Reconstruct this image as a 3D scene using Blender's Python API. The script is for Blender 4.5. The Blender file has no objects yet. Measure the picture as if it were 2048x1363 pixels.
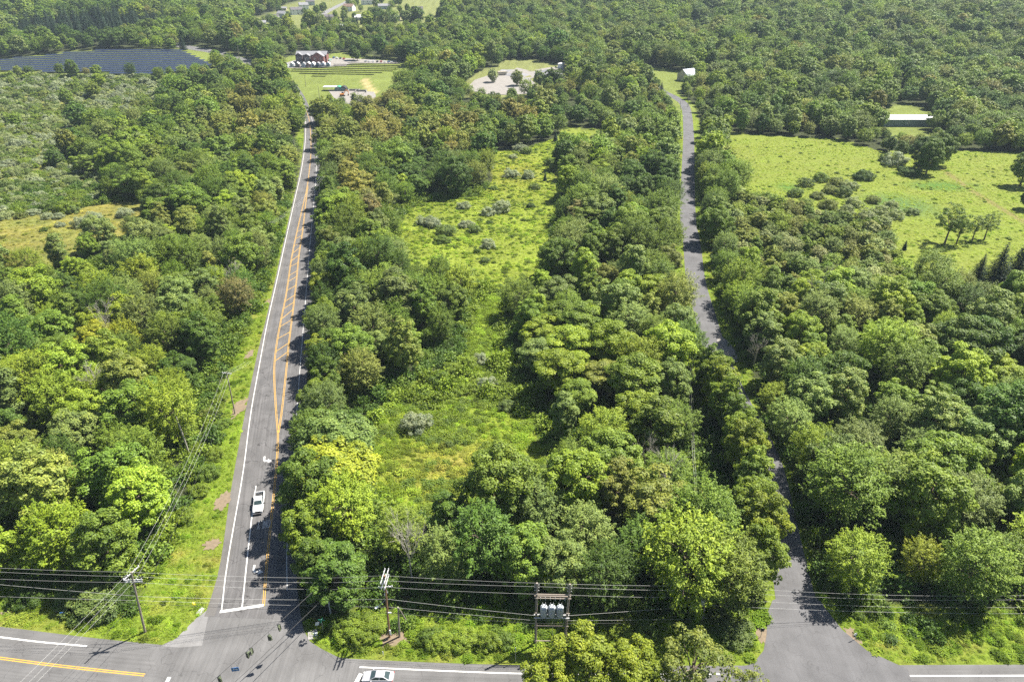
import bpy, math, random
import numpy as np
from mathutils import Vector, Matrix

random.seed(7)
RNG = np.random.default_rng(7)
sc = bpy.context.scene
COL = sc.collection
R = math.radians

# ------------------------------------------------------------------ camera, sky, sun, exposure
CAM_H = 96.0
PITCH = R(29.1)
FPX = 1365.0
cam = bpy.data.cameras.new('camera')
cam.sensor_width = 36.0
cam.lens = 36.0 * FPX / 2048.0
cam.clip_start = 0.5
cam.clip_end = 9000.0
cam_ob = bpy.data.objects.new('camera', cam)
COL.objects.link(cam_ob)
cam_ob.location = (0, 0, CAM_H)
cam_ob.rotation_euler = (math.pi / 2 - PITCH, 0, 0)
sc.camera = cam_ob

SUN_DIR = Vector((7.4, 4.2, 13.2)).normalized()
SUN_EL = math.asin(SUN_DIR.z)
SUN_AZ = math.atan2(SUN_DIR.x, SUN_DIR.y)
world = bpy.data.worlds.new('World')
sc.world = world
world.use_nodes = True
wn = world.node_tree
wn.nodes.clear()
sky = wn.nodes.new('ShaderNodeTexSky')
sky.sky_type = 'NISHITA'
sky.sun_disc = False
sky.sun_elevation = SUN_EL
sky.sun_rotation = SUN_AZ
sky.air_density = 1.0
sky.dust_density = 1.0
bgn = wn.nodes.new('ShaderNodeBackground')
bgn.inputs['Strength'].default_value = 0.055
won = wn.nodes.new('ShaderNodeOutputWorld')
wn.links.new(sky.outputs[0], bgn.inputs[0])
wn.links.new(bgn.outputs[0], won.inputs[0])

sun = bpy.data.lights.new('sun', 'SUN')
sun.energy = 5.0
sun.angle = R(0.5)
sun.color = (1.0, 0.945, 0.855)
sun_ob = bpy.data.objects.new('sun', sun)
COL.objects.link(sun_ob)
sun_ob.rotation_euler = SUN_DIR.to_track_quat('Z', 'Y').to_euler()
sun_ob.location = SUN_DIR * 300

sc.view_settings.view_transform = 'Standard'
sc.view_settings.look = 'None'
sc.view_settings.gamma = 1.0
sc.view_settings.use_curve_mapping = False
sc.view_settings.exposure = 1.35
sc.render.engine = 'CYCLES'
sc.cycles.max_bounces = 5
sc.cycles.diffuse_bounces = 2
sc.cycles.glossy_bounces = 2
sc.cycles.transmission_bounces = 3
sc.cycles.volume_bounces = 0
sc.cycles.use_adaptive_sampling = True
sc.cycles.adaptive_threshold = 0.02
sc.cycles.use_denoising = False
sc.cycles.denoiser = 'OPENIMAGEDENOISE'
sc.cycles.denoising_input_passes = 'RGB_ALBEDO_NORMAL'
sc.cycles.denoising_prefilter = 'ACCURATE'
sc.cycles.caustics_reflective = False
sc.cycles.caustics_refractive = False

# ------------------------------------------------------------------ terrain and projection helpers
def sstep(t):
    t = np.clip(t, 0, 1)
    return t * t * (3 - 2 * t)

def E(x, y):
    """ground height: flat by the junction, rising to a wooded hillside far off"""
    x = np.asarray(x, float); y = np.asarray(y, float)
    h = 40.0 * sstep((y - 430.0) / 850.0)
    far = sstep((y - 480.0) / 500.0)
    h = h + far * (5.0 * np.sin(x / 170.0 + 0.6) * np.sin(y / 210.0 + 1.1) + 3.0 * np.sin(x / 83.0 + y / 120.0))
    return h

SP, CP = math.sin(PITCH), math.cos(PITCH)

def ray(px, py):
    u = (px - 1024.0) / FPX
    k = (py - 681.5) / FPX
    return u, CP - SP * k, -(SP + CP * k)      # right, forward, up per unit of depth

def G(px, py, z=None):
    """the place on the ground (or at height z) that the photograph shows at a pixel"""
    a, b, c = ray(px, py)
    if z is not None:
        t = (z - CAM_H) / c
        return (a * t, b * t)
    t = 60.0
    for _ in range(4000):
        h = CAM_H + c * t - float(E(a * t, b * t))
        if h <= 0.02:
            break
        t += max(0.02, h * 0.35)
        if t > 3500:
            break
    return (a * t, b * t)

def GP(pts):
    return [G(x, y) for x, y in pts]

def proj(x, y, z):
    """world to photograph pixels (arrays)"""
    dz = z - CAM_H
    depth = y * CP - dz * SP
    v = -(y * SP + dz * CP)
    return 1024 + FPX * x / depth, 681.5 + FPX * v / depth, depth

def inpoly(x, y, poly):
    x = np.asarray(x); y = np.asarray(y)
    ins = np.zeros(x.shape, bool)
    n = len(poly)
    for i in range(n):
        x0, y0 = poly[i]; x1, y1 = poly[(i + 1) % n]
        if y0 == y1:
            continue
        c = ((y0 > y) != (y1 > y)) & (x < (x1 - x0) * (y - y0) / (y1 - y0) + x0)
        ins ^= c
    return ins

_W = [(RNG.normal(size=2), RNG.uniform(0, 6.28)) for _ in range(9)]
def fnoise(x, y, scale):
    s = np.zeros(np.shape(x))
    for i, (d, ph) in enumerate(_W):
        f = (1.0 + 0.35 * i) / scale
        s = s + np.sin((x * d[0] + y * d[1]) * f * 2.2 + ph + 1.3 * np.sin((x * d[1] - y * d[0]) * f * 1.1 + ph * 2))
    return s / 4.5

def polyline_dist(x, y, pts):
    x = np.asarray(x, float); y = np.asarray(y, float)
    best = np.full(x.shape, 1e9)
    for (x0, y0), (x1, y1) in zip(pts[:-1], pts[1:]):
        dx, dy = x1 - x0, y1 - y0
        L = dx * dx + dy * dy + 1e-9
        t = np.clip(((x - x0) * dx + (y - y0) * dy) / L, 0, 1)
        best = np.minimum(best, np.hypot(x - x0 - t * dx, y - y0 - t * dy))
    return best

def smooth(pts, step=2.0):
    """Catmull-Rom through points, resampled"""
    P = [Vector(p) for p in pts]
    P = [P[0] * 2 - P[1]] + P + [P[-1] * 2 - P[-2]]
    out = []
    for i in range(1, len(P) - 2):
        n = max(2, int((P[i + 1] - P[i]).length / step))
        for k in range(n):
            t = k / n
            out.append(0.5 * ((2 * P[i]) + (P[i + 1] - P[i - 1]) * t + (2 * P[i - 1] - 5 * P[i] + 4 * P[i + 1] - P[i + 2]) * t * t
                              + (3 * P[i] - P[i - 1] - 3 * P[i + 1] + P[i + 2]) * t ** 3))
    out.append(P[-2])
    return [tuple(v) for v in out]

# ------------------------------------------------------------------ materials
def new_mat(name):
    m = bpy.data.materials.new(name)
    m.use_nodes = True
    nt = m.node_tree
    nt.nodes.clear()
    out = nt.nodes.new('ShaderNodeOutputMaterial')
    return m, nt, out

def N(nt, t, **kw):
    n = nt.nodes.new(t)
    for k, v in kw.items():
        setattr(n, k, v)
    return n

def mat(name, col, rough=0.7, var=0.18, scale=1.2, metal=0.0, bump=0.0, spec=0.4, detail=4.0):
    m, nt, out = new_mat(name)
    b = N(nt, 'ShaderNodeBsdfPrincipled')
    b.inputs['Roughness'].default_value = rough
    b.inputs['Metallic'].default_value = metal
    b.inputs['Specular IOR Level'].default_value = spec
    tc = N(nt, 'ShaderNodeNewGeometry')
    nz = N(nt, 'ShaderNodeTexNoise')
    nz.inputs['Scale'].default_value = scale
    nz.inputs['Detail'].default_value = detail
    nt.links.new(tc.outputs['Position'], nz.inputs['Vector'])
    mx = N(nt, 'ShaderNodeMix', data_type='RGBA')
    mx.inputs['A'].default_value = [c * (1 - var) for c in col] + [1]
    mx.inputs['B'].default_value = [min(1, c * (1 + var)) for c in col] + [1]
    nt.links.new(nz.outputs['Fac'], mx.inputs['Factor'])
    nt.links.new(mx.outputs['Result'], b.inputs['Base Color'])
    if bump:
        bp = N(nt, 'ShaderNodeBump')
        bp.inputs['Strength'].default_value = bump
        nt.links.new(nz.outputs['Fac'], bp.inputs['Height'])
        nt.links.new(bp.outputs['Normal'], b.inputs['Normal'])
    nt.links.new(b.outputs[0], out.inputs[0])
    return m

def leaf_mat(name, trans=0.22, gloss=0.25):
    """leaf colour = the plant's own tint x per-leaf tone"""
    m, nt, out = new_mat(name)
    ti = N(nt, 'ShaderNodeAttribute', attribute_name='tint', attribute_type='INSTANCER')
    to = N(nt, 'ShaderNodeAttribute', attribute_name='tone', attribute_type='GEOMETRY')
    mr = N(nt, 'ShaderNodeMapRange')
    mr.inputs['To Min'].default_value = 0.62
    mr.inputs['To Max'].default_value = 1.42
    nt.links.new(to.outputs['Fac'], mr.inputs['Value'])
    mul = N(nt, 'ShaderNodeVectorMath', operation='SCALE')
    nt.links.new(ti.outputs['Color'], mul.inputs[0])
    nt.links.new(mr.outputs[0], mul.inputs['Scale'])
    hs = N(nt, 'ShaderNodeMix', data_type='RGBA')
    hs.inputs['A'].default_value = (0.88, 1.0, 1.1, 1); hs.inputs['B'].default_value = (1.14, 1.02, 0.85, 1)
    nt.links.new(to.outputs['Fac'], hs.inputs['Factor'])
    mul0 = mul
    mul = N(nt, 'ShaderNodeVectorMath', operation='MULTIPLY')
    nt.links.new(mul0.outputs[0], mul.inputs[0]); nt.links.new(hs.outputs['Result'], mul.inputs[1])
    b = N(nt, 'ShaderNodeBsdfPrincipled')
    b.inputs['Roughness'].default_value = 0.55
    b.inputs['Specular IOR Level'].default_value = gloss
    nt.links.new(mul.outputs[0], b.inputs['Base Color'])
    tr = N(nt, 'ShaderNodeBsdfTranslucent')
    tm = N(nt, 'ShaderNodeVectorMath', operation='MULTIPLY')
    tm.inputs[1].default_value = (1.25, 1.35, 0.55)
    nt.links.new(mul.outputs[0], tm.inputs[0])
    nt.links.new(tm.outputs[0], tr.inputs['Color'])
    ms = N(nt, 'ShaderNodeMixShader')
    ms.inputs[0].default_value = trans
    nt.links.new(b.outputs[0], ms.inputs[1])
    nt.links.new(tr.outputs[0], ms.inputs[2])
    nt.links.new(ms.outputs[0], out.inputs[0])
    return m

M_LEAF = leaf_mat('leaves')
M_GRASS = leaf_mat('grass_blades', 0.42, 0.1)
M_BARK = mat('bark', (0.16, 0.125, 0.09), 0.9, 0.35, 3.0, bump=0.3)
M_DEAD = mat('dead_wood', (0.36, 0.33, 0.28), 0.9, 0.3, 4.0)

def ground_mat():
    m, nt, out = new_mat('ground_cover')
    at = N(nt, 'ShaderNodeAttribute', attribute_name='zone', attribute_type='GEOMETRY')
    geo = N(nt, 'ShaderNodeNewGeometry')
    n1 = N(nt, 'ShaderNodeTexNoise'); n1.inputs['Scale'].default_value = 0.5; n1.inputs['Detail'].default_value = 8; n1.inputs['Roughness'].default_value = 0.7
    n2 = N(nt, 'ShaderNodeTexNoise'); n2.inputs['Scale'].default_value = 2.2; n2.inputs['Detail'].default_value = 5
    for n in (n1, n2):
        nt.links.new(geo.outputs['Position'], n.inputs['Vector'])
    r1 = N(nt, 'ShaderNodeMapRange'); r1.inputs['From Min'].default_value = 0.3; r1.inputs['From Max'].default_value = 0.7
    r1.inputs['To Min'].default_value = 0.65; r1.inputs['To Max'].default_value = 1.35
    r2 = N(nt, 'ShaderNodeMapRange'); r2.inputs['From Min'].default_value = 0.3; r2.inputs['From Max'].default_value = 0.7
    r2.inputs['To Min'].default_value = 0.75; r2.inputs['To Max'].default_value = 1.25
    nt.links.new(n1.outputs['Fac'], r1.inputs['Value']); nt.links.new(n2.outputs['Fac'], r2.inputs['Value'])
    mu = N(nt, 'ShaderNodeMath', operation='MULTIPLY')
    nt.links.new(r1.outputs[0], mu.inputs[0]); nt.links.new(r2.outputs[0], mu.inputs[1])
    sc_ = N(nt, 'ShaderNodeVectorMath', operation='SCALE')
    nt.links.new(at.outputs['Color'], sc_.inputs[0]); nt.links.new(mu.outputs[0], sc_.inputs['Scale'])
    b = N(nt, 'ShaderNodeBsdfPrincipled'); b.inputs['Roughness'].default_value = 0.95; b.inputs['Specular IOR Level'].default_value = 0.1
    nt.links.new(sc_.outputs[0], b.inputs['Base Color'])
    bp = N(nt, 'ShaderNodeBump'); bp.inputs['Strength'].default_value = 0.7; bp.inputs['Distance'].default_value = 0.25
    nt.links.new(n2.outputs['Fac'], bp.inputs['Height']); nt.links.new(bp.outputs[0], b.inputs['Normal'])
    nt.links.new(b.outputs[0], out.inputs[0])
    return m
M_GROUND = ground_mat()

def asphalt_mat(name, col, tracks=0.22, crack=0.6):
    """weathered asphalt: speckle, patchy age, wheel tracks along the lanes (UV x = metres across), dark sealed seams"""
    m, nt, out = new_mat(name)
    geo = N(nt, 'ShaderNodeNewGeometry')
    uv = N(nt, 'ShaderNodeUVMap', uv_map='UVMap')
    n1 = N(nt, 'ShaderNodeTexNoise'); n1.inputs['Scale'].default_value = 0.22; n1.inputs['Detail'].default_value = 6
    n2 = N(nt, 'ShaderNodeTexNoise'); n2.inputs['Scale'].default_value = 9.0; n2.inputs['Detail'].default_value = 3
    for n in (n1, n2):
        nt.links.new(geo.outputs['Position'], n.inputs['Vector'])
    mp = N(nt, 'ShaderNodeMapping'); mp.inputs['Scale'].default_value = (2.6, 0.05, 1)
    nt.links.new(uv.outputs[0], mp.inputs['Vector'])
    n3 = N(nt, 'ShaderNodeTexNoise'); n3.inputs['Scale'].default_value = 1.0; n3.inputs['Detail'].default_value = 4
    nt.links.new(mp.outputs[0], n3.inputs['Vector'])
    vo = N(nt, 'ShaderNodeTexVoronoi', feature='DISTANCE_TO_EDGE'); vo.inputs['Scale'].default_value = 0.16
    mp2 = N(nt, 'ShaderNodeVectorMath', operation='ADD')
    n4 = N(nt, 'ShaderNodeTexNoise'); n4.inputs['Scale'].default_value = 0.4
    nt.links.new(geo.outputs['Position'], n4.inputs['Vector'])
    sc4 = N(nt, 'ShaderNodeVectorMath', operation='SCALE'); sc4.inputs['Scale'].default_value = 4.0
    nt.links.new(n4.outputs['Color'], sc4.inputs[0])
    nt.links.new(geo.outputs['Position'], mp2.inputs[0]); nt.links.new(sc4.outputs[0], mp2.inputs[1])
    nt.links.new(mp2.outputs[0], vo.inputs['Vector'])
    cr = N(nt, 'ShaderNodeMapRange'); cr.inputs['From Max'].default_value = 0.012; cr.inputs['To Min'].default_value = 1 - crack; cr.inputs['To Max'].default_value = 1.0
    nt.links.new(vo.outputs['Distance'], cr.inputs['Value'])
    def rng(src, lo, hi, a=0.3, b=0.7):
        r = N(nt, 'ShaderNodeMapRange'); r.inputs['From Min'].default_value = a; r.inputs['From Max'].default_value = b
        r.inputs['To Min'].default_value = lo; r.inputs['To Max'].default_value = hi
        nt.links.new(src, r.inputs['Value']); return r.outputs[0]
    f = [rng(n1.outputs['Fac'], 0.80, 1.18), rng(n2.outputs['Fac'], 0.9, 1.1), rng(n3.outputs['Fac'], 1 - tracks, 1 + tracks), cr.outputs[0]]
    cur = f[0]
    for g in f[1:]:
        mu = N(nt, 'ShaderNodeMath', operation='MULTIPLY'); nt.links.new(cur, mu.inputs[0]); nt.links.new(g, mu.inputs[1]); cur = mu.outputs[0]
    s = N(nt, 'ShaderNodeVectorMath', operation='SCALE'); s.inputs[0].default_value = col
    nt.links.new(cur, s.inputs['Scale'])
    b = N(nt, 'ShaderNodeBsdfPrincipled'); b.inputs['Roughness'].default_value = 0.85; b.inputs['Specular IOR Level'].default_value = 0.3
    nt.links.new(s.outputs[0], b.inputs['Base Color'])
    nt.links.new(b.outputs[0], out.inputs[0])
    return m

def paint_mat(name, col, wear=0.45):
    m, nt, out = new_mat(name)
    geo = N(nt, 'ShaderNodeNewGeometry')
    n1 = N(nt, 'ShaderNodeTexNoise'); n1.inputs['Scale'].default_value = 1.6; n1.inputs['Detail'].default_value = 9; n1.inputs['Roughness'].default_value = 0.75
    nt.links.new(geo.outputs['Position'], n1.inputs['Vector'])
    r = N(nt, 'ShaderNodeMapRange'); r.inputs['From Min'].default_value = 0.52; r.inputs['From Max'].default_value = 0.72; r.inputs['To Max'].default_value = wear
    nt.links.new(n1.outputs['Fac'], r.inputs['Value'])
    mx = N(nt, 'ShaderNodeMix', data_type='RGBA')
    mx.inputs['A'].default_value = (*col, 1); mx.inputs['B'].default_value = (0.10, 0.098, 0.095, 1)
    nt.links.new(r.outputs[0], mx.inputs['Factor'])
    b = N(nt, 'ShaderNodeBsdfPrincipled'); b.inputs['Roughness'].default_value = 0.7
    nt.links.new(mx.outputs['Result'], b.inputs['Base Color'])
    nt.links.new(b.outputs[0], out.inputs[0])
    return m

M_ASPH = asphalt_mat('asphalt_state_road', (0.104, 0.101, 0.101))
M_ASPH2 = asphalt_mat('asphalt_cross_road', (0.119, 0.117, 0.116), 0.12, 0.3)
M_ASPH3 = asphalt_mat('asphalt_side_road', (0.103, 0.102, 0.105), 0.06, 0.2)
M_SHOULDER = asphalt_mat('asphalt_shoulder', (0.120, 0.114, 0.108), 0.05, 0.2)
M_PALE = asphalt_mat('pale_apron', (0.185, 0.182, 0.180), 0.03, 0.2)
M_WHITE = paint_mat('white_road_paint', (0.60, 0.60, 0.58), 0.7)
M_YELLOW = paint_mat('yellow_road_paint', (0.52, 0.30, 0.04), 0.75)
M_GRAVEL = mat('pale_gravel', (0.22, 0.205, 0.185), 0.95, 0.3, 0.35, detail=8)
M_GRAVEL_D = mat('grey_stone_heap', (0.20, 0.20, 0.21), 0.95, 0.35, 0.6, bump=0.5)
M_DIRT = mat('bare_earth', (0.175, 0.135, 0.090), 0.95, 0.45, 1.6, bump=0.4, detail=8)
M_CONC = mat('concrete', (0.26, 0.25, 0.235), 0.9, 0.15, 1.5)
M_WOODPOLE = mat('weathered_pole', (0.27, 0.23, 0.19), 0.9, 0.3, 3.0)
M_WOODNEW = mat('brown_pole', (0.30, 0.17, 0.09), 0.85, 0.25, 3.0)
M_WOODGREY = mat('pale_grey_pole', (0.42, 0.42, 0.42), 0.8, 0.15, 3.0)
M_STEEL = mat('galvanised_steel', (0.45, 0.46, 0.48), 0.45, 0.1, 3.0, metal=0.5)
M_GREYPAINT = mat('grey_painted_steel', (0.40, 0.43, 0.46), 0.5, 0.1, 3.0)
M_PORC = mat('pale_porcelain', (0.7, 0.7, 0.68), 0.3, 0.05)
M_WIRE = mat('aluminium_wire', (0.42, 0.42, 0.40), 0.6, 0.1)
M_CABLE = mat('black_cable', (0.035, 0.035, 0.035), 0.7, 0.1)
M_BLACK = mat('black_plastic', (0.03, 0.03, 0.03), 0.6, 0.2)
M_RUBBER = mat('tyre_rubber', (0.025, 0.025, 0.025), 0.85, 0.2)
M_CARWHITE = mat('white_car_paint', (0.80, 0.80, 0.80), 0.25, 0.02, spec=0.5)
M_CARSILVER = mat('silver_car_paint', (0.52, 0.52, 0.54), 0.3, 0.04, metal=0.35, spec=0.5)
M_GLASS = mat('dark_car_glass', (0.035, 0.055, 0.055), 0.06, 0.1, spec=0.8)
M_CHROME = mat('chrome', (0.6, 0.6, 0.62), 0.15, 0.05, metal=0.9)
M_LAMP = mat('lamp_lens', (0.75, 0.76, 0.75), 0.15, 0.05)
M_RED = mat('red_lens', (0.5, 0.03, 0.02), 0.25, 0.05)
M_SIGNAL = mat('signal_body', (0.09, 0.11, 0.06), 0.5, 0.15)
M_SIGNBLUE = mat('blue_sign_face', (0.07, 0.20, 0.45), 0.4, 0.05)
M_SIGNGREEN = mat('green_sign_face', (0.02, 0.22, 0.14), 0.4, 0.05)
M_SIGNWHITE = mat('white_sign_face', (0.78, 0.78, 0.76), 0.4, 0.05)
M_TARP = mat('blue_plastic', (0.03, 0.22, 0.75), 0.45, 0.1)
M_YPLASTIC = mat('yellow_plastic', (0.85, 0.65, 0.03), 0.4, 0.05)
M_BRICK = mat('red_brick_wall', (0.22, 0.10, 0.085), 0.9, 0.25, 1.2)
M_BRICKD = mat('dark_cladding', (0.10, 0.08, 0.085), 0.9, 0.2, 1.0)
M_SHINGLE = mat('grey_shingle_roof', (0.22, 0.22, 0.23), 0.9, 0.18, 0.8)
M_SHINGLED = mat('dark_shingle_roof', (0.12, 0.11, 0.115), 0.9, 0.2, 0.8)
M_SHINGLEB = mat('brown_shingle_roof', (0.20, 0.13, 0.10), 0.9, 0.2, 0.8)
M_PALEROOF = mat('pale_metal_roof', (0.78, 0.78, 0.78), 0.5, 0.05, 0.3)
M_SIDING = mat('white_siding', (0.74, 0.74, 0.72), 0.7, 0.06, 1.0)
M_SIDINGG = mat('grey_siding', (0.40, 0.45, 0.50), 0.7, 0.08, 1.0)
M_BARN = mat('blue_grey_barn_wall', (0.16, 0.20, 0.21), 0.7, 0.12, 0.6)
M_TAN = mat('tan_siding', (0.50, 0.44, 0.34), 0.8, 0.08, 1.0)
M_WINDOW = mat('window_glass', (0.05, 0.06, 0.07), 0.1, 0.1, spec=0.7)
M_PANEL = mat('solar_glass', (0.014, 0.022, 0.050), 0.5, 0.25, 0.4, spec=0.3)
M_ORANGE = mat('orange_machine_paint', (0.70, 0.26, 0.04), 0.5, 0.15)
M_GREENCAN = mat('green_canvas', (0.05, 0.28, 0.18), 0.8, 0.1)

# ------------------------------------------------------------------ mesh builder
class MB:
    def __init__(self):
        self.v, self.f = [], []
    def add(self, vs, fs):
        o = len(self.v)
        self.v += [tuple(p) for p in vs]
        self.f += [tuple(i + o for i in f) for f in fs]
        return self
    def box(self, c, s, rz=0.0, taper=1.0):
        cx, cy, cz = c; sx, sy, sz = s[0] / 2, s[1] / 2, s[2] / 2
        ca, sa = math.cos(rz), math.sin(rz)
        vs = []
        for k, z in ((1.0, -sz), (taper, sz)):
            for x, y in ((-sx, -sy), (sx, -sy), (sx, sy), (-sx, sy)):
                x *= k; y *= k
                vs.append((cx + x * ca - y * sa, cy + x * sa + y * ca, cz + z))
        return self.add(vs, [(3, 2, 1, 0), (4, 5, 6, 7), (0, 1, 5, 4), (1, 2, 6, 5), (2, 3, 7, 6), (3, 0, 4, 7)])
    def tube(self, pts, r, n=6, cap=True):
        pts = [Vector(p) for p in pts]
        rs = r if isinstance(r, (list, tuple)) else [r] * len(pts)
        vs, fs = [], []
        for i, p in enumerate(pts):
            d = (pts[min(i + 1, len(pts) - 1)] - pts[max(i - 1, 0)]).normalized()
            a = d.cross(Vector((0.13, 0.31, 1.0)) if abs(d.z) < 0.9 else Vector((1, 0.1, 0))).normalized()
            b = d.cross(a)
            for k in range(n):
                t = 2 * math.pi * k / n
                vs.append(p + (a * math.cos(t) + b * math.sin(t)) * rs[i])
        for i in range(len(pts) - 1):
            for k in range(n):
                fs.append((i * n + k, i * n + (k + 1) % n, (i + 1) * n + (k + 1) % n, (i + 1) * n + k))
        if cap:
            fs.append(tuple(range(n))[::-1]); fs.append(tuple(range((len(pts) - 1) * n, len(pts) * n)))
        return self.add(vs, fs)
    def poly(self, pts, z):
        return self.add([(x, y, z) for x, y in pts], [tuple(range(len(pts)))])
    def prism(self, outline, axis_vec, depth):
        """outline: 3D points of a planar polygon, extruded along axis_vec by depth"""
        a = Vector(axis_vec).normalized() * depth
        n = len(outline)
        vs = [Vector(p) for p in outline] + [Vector(p) + a for p in outline]
        fs = [tuple(range(n))[::-1], tuple(range(n, 2 * n))] + [(i, (i + 1) % n, n + (i + 1) % n, n + i) for i in range(n)]
        return self.add(vs, fs)
    def build(self, name, material, parent=None, smooth=False, uv=None):
        me = bpy.data.meshes.new(name)
        me.from_pydata([tuple(p) for p in self.v], [], self.f)
        me.update()
        me.materials.append(material)
        if smooth:
            me.polygons.foreach_set('use_smooth', [True] * len(me.polygons))
        o = bpy.data.objects.new(name, me)
        COL.objects.link(o)
        o.parent = parent
        return o

def empty(name, loc=(0, 0, 0), rz=0.0):
    o = bpy.data.objects.new(name, None)
    o.empty_display_size = 0.5
    COL.objects.link(o)
    o.location = loc
    o.rotation_euler = (0, 0, rz)
    return o

def tag(o, label, cat, group=None):
    o['label'] = label
    o['category'] = cat
    if group:
        o['group'] = group
    return o

def struct(o):
    o['kind'] = 'structure'
    return o

def copy_tree(src, parent=None):
    c = src.copy()
    COL.objects.link(c)
    c.parent = parent
    for ch in src.children:
        copy_tree(ch, c)
    return c

# ------------------------------------------------------------------ roads: centre lines and outlines (metres, read off the ground plane)
LEFT_EDGE = smooth(GP([(410, 1232), (425, 1190), (443, 1120), (463.5, 978), (489, 837), (515.6, 707), (531.5, 643), (549, 568), (570, 474), (587.5, 397), (600, 341), (607.5, 288), (608, 246), (603, 222), (590, 192), (574, 166), (556, 148)]), 2.5)
LINE_L = smooth(GP([(443, 1222), (455.7, 1120), (485.7, 946.5), (501.5, 826.7), (519, 728), (535, 643.5), (551.5, 570), (572.6, 474.7), (590, 397), (602.6, 341), (610, 288), (611, 246), (606, 222)]), 2.5)
LINE_R = smooth(GP([(574.5, 1180), (574.8, 1077), (590, 869), (603, 700), (616, 538), (621, 478), (630.8, 369), (633, 320), (631, 280), (626, 246), (618, 222)]), 2.5)
RIGHT_EDGE = smooth(GP([(604, 1240), (596, 1190), (594, 1110), (606, 869), (618, 700), (629, 538), (634, 470), (640, 369), (640, 320), (636, 280), (630, 246), (621, 220), (608, 192), (588, 164), (568, 146)]), 2.5)
YEL_L = smooth(GP([(527, 1211), (535, 1112), (552.6, 936), (556, 865), (553.3, 837), (548.4, 746), (552.6, 693), (561, 645), (572.6, 587), (583, 517), (593.8, 464), (606, 411), (615, 369), (620.5, 323), (622, 290), (619.5, 246), (613, 222)]), 2.5)
YEL_R = smooth(GP([(556.8, 865), (563, 827), (572, 746), (577, 693), (583, 645), (592, 570), (598, 510), (605.4, 461), (610.5, 415), (615.8, 372)]), 2.5)
TURN_LINE = smooth(GP([(484, 1216), (494.5, 1116), (501.5, 1052), (512, 971)]), 2.5)
SIDE_C = smooth(GP([(1596, 1262), (1590, 1190), (1568, 1087), (1533, 924), (1492, 838), (1456, 764), (1428, 690), (1408, 622), (1392, 563), (1384, 490), (1376, 435), (1376, 350), (1377, 265), (1371, 214), (1352, 196), (1322, 180), (1296, 152), (1276, 136), (1264, 124)]), 3.0)
CROSS_C = smooth(GP([(-420, 1268), (-200, 1291), (0, 1315), (82, 1326), (185, 1338), (336, 1353), (600, 1374), (1000, 1392), (1500, 1394), (2048, 1392), (2500, 1392)]), 3.0)
SIDE_W = 3.3
CROSS_W = 5.3

def offset_line(pts, d):
    out = []
    for i, p in enumerate(pts):
        a = Vector(pts[max(i - 1, 0)]); b = Vector(pts[min(i + 1, len(pts) - 1)])
        t = (b - a).normalized()
        out.append((p[0] - t.y * d, p[1] + t.x * d))
    return out

def resample(pts, n):
    P = np.array(pts); d = np.r_[0, np.cumsum(np.hypot(*np.diff(P, axis=0).T))]
    s = np.linspace(0, d[-1], n)
    return list(zip(np.interp(s, d, P[:, 0]), np.interp(s, d, P[:, 1])))

def sheet(name, left, right, z, material, parent=None, cols=4):
    """a strip between two polylines, with UVs in metres"""
    n = max(len(left), len(right))
    L, Rr = resample(left, n), resample(right, n)
    vs, fs, uvs = [], [], []
    run = 0
    for i in range(n):
        if i:
            run += math.dist(L[i], L[i - 1])
        w = math.dist(L[i], Rr[i])
        for k in range(cols + 1):
            t = k / cols
            x = L[i][0] * (1 - t) + Rr[i][0] * t; y = L[i][1] * (1 - t) + Rr[i][1] * t
            vs.append((x, y, float(E(x, y)) + z)); uvs.append((w * t, run))
    c1 = cols + 1
    for i in range(n - 1):
        for k in range(cols):
            fs.append((i * c1 + k, i * c1 + k + 1, (i + 1) * c1 + k + 1, (i + 1) * c1 + k))
    me = bpy.data.meshes.new(name)
    me.from_pydata(vs, [], fs)
    ul = me.uv_layers.new(name='UVMap')
    for l in me.loops:
        ul.data[l.index].uv = uvs[l.vertex_index]
    me.materials.append(material)
    o = bpy.data.objects.new(name, me)
    COL.objects.link(o)
    o.parent = parent
    return o

def flat(name, pts, z, material, parent=None):
    me = bpy.data.meshes.new(name)
    me.from_pydata([(x, y, float(E(x, y)) + z) for x, y in pts], [], [tuple(range(len(pts)))])
    ul = me.uv_layers.new(name='UVMap')
    for l in me.loops:
        ul.data[l.index].uv = (me.vertices[l.vertex_index].co.x, me.vertices[l.vertex_index].co.y)
    me.materials.append(material)
    o = bpy.data.objects.new(name, me)
    COL.objects.link(o)
    o.parent = parent
    return o

def line_mark(name, pts, w, z, material, parent):
    return sheet(name, offset_line(pts, w / 2), offset_line(pts, -w / 2), z, material, parent, 1)

def cut(pts, a, b):
    n = len(pts)
    return pts[int(a * (n - 1)):int(b * (n - 1)) + 1]

# main road up the left
main_road = struct(sheet('state_road', LEFT_EDGE, RIGHT_EDGE, 0.030, M_ASPH, None, 6))
sh = offset_line(LEFT_EDGE, -1.55)
sheet('paved_shoulder', offset_line(LEFT_EDGE, 0.12), sh, 0.034, M_SHOULDER, main_road, 1)
line_mark('edge_line', LINE_L, 0.18, 0.040, M_WHITE, main_road)
line_mark('edge_line', LINE_R, 0.14, 0.040, M_WHITE, main_road)
line_mark('turn_lane_line', TURN_LINE, 0.20, 0.040, M_WHITE, main_road)
for d in (0.15, -0.15):
    line_mark('centre_line', offset_line(YEL_L, d), 0.12, 0.040, M_YELLOW, main_road)
    line_mark('centre_line', offset_line(YEL_R, d), 0.12, 0.043, M_YELLOW, main_road)
line_mark('stop_line', GP([(440, 1222.5), (484, 1216), (527, 1209.5)]), 0.55, 0.045, M_WHITE, main_road)
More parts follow.
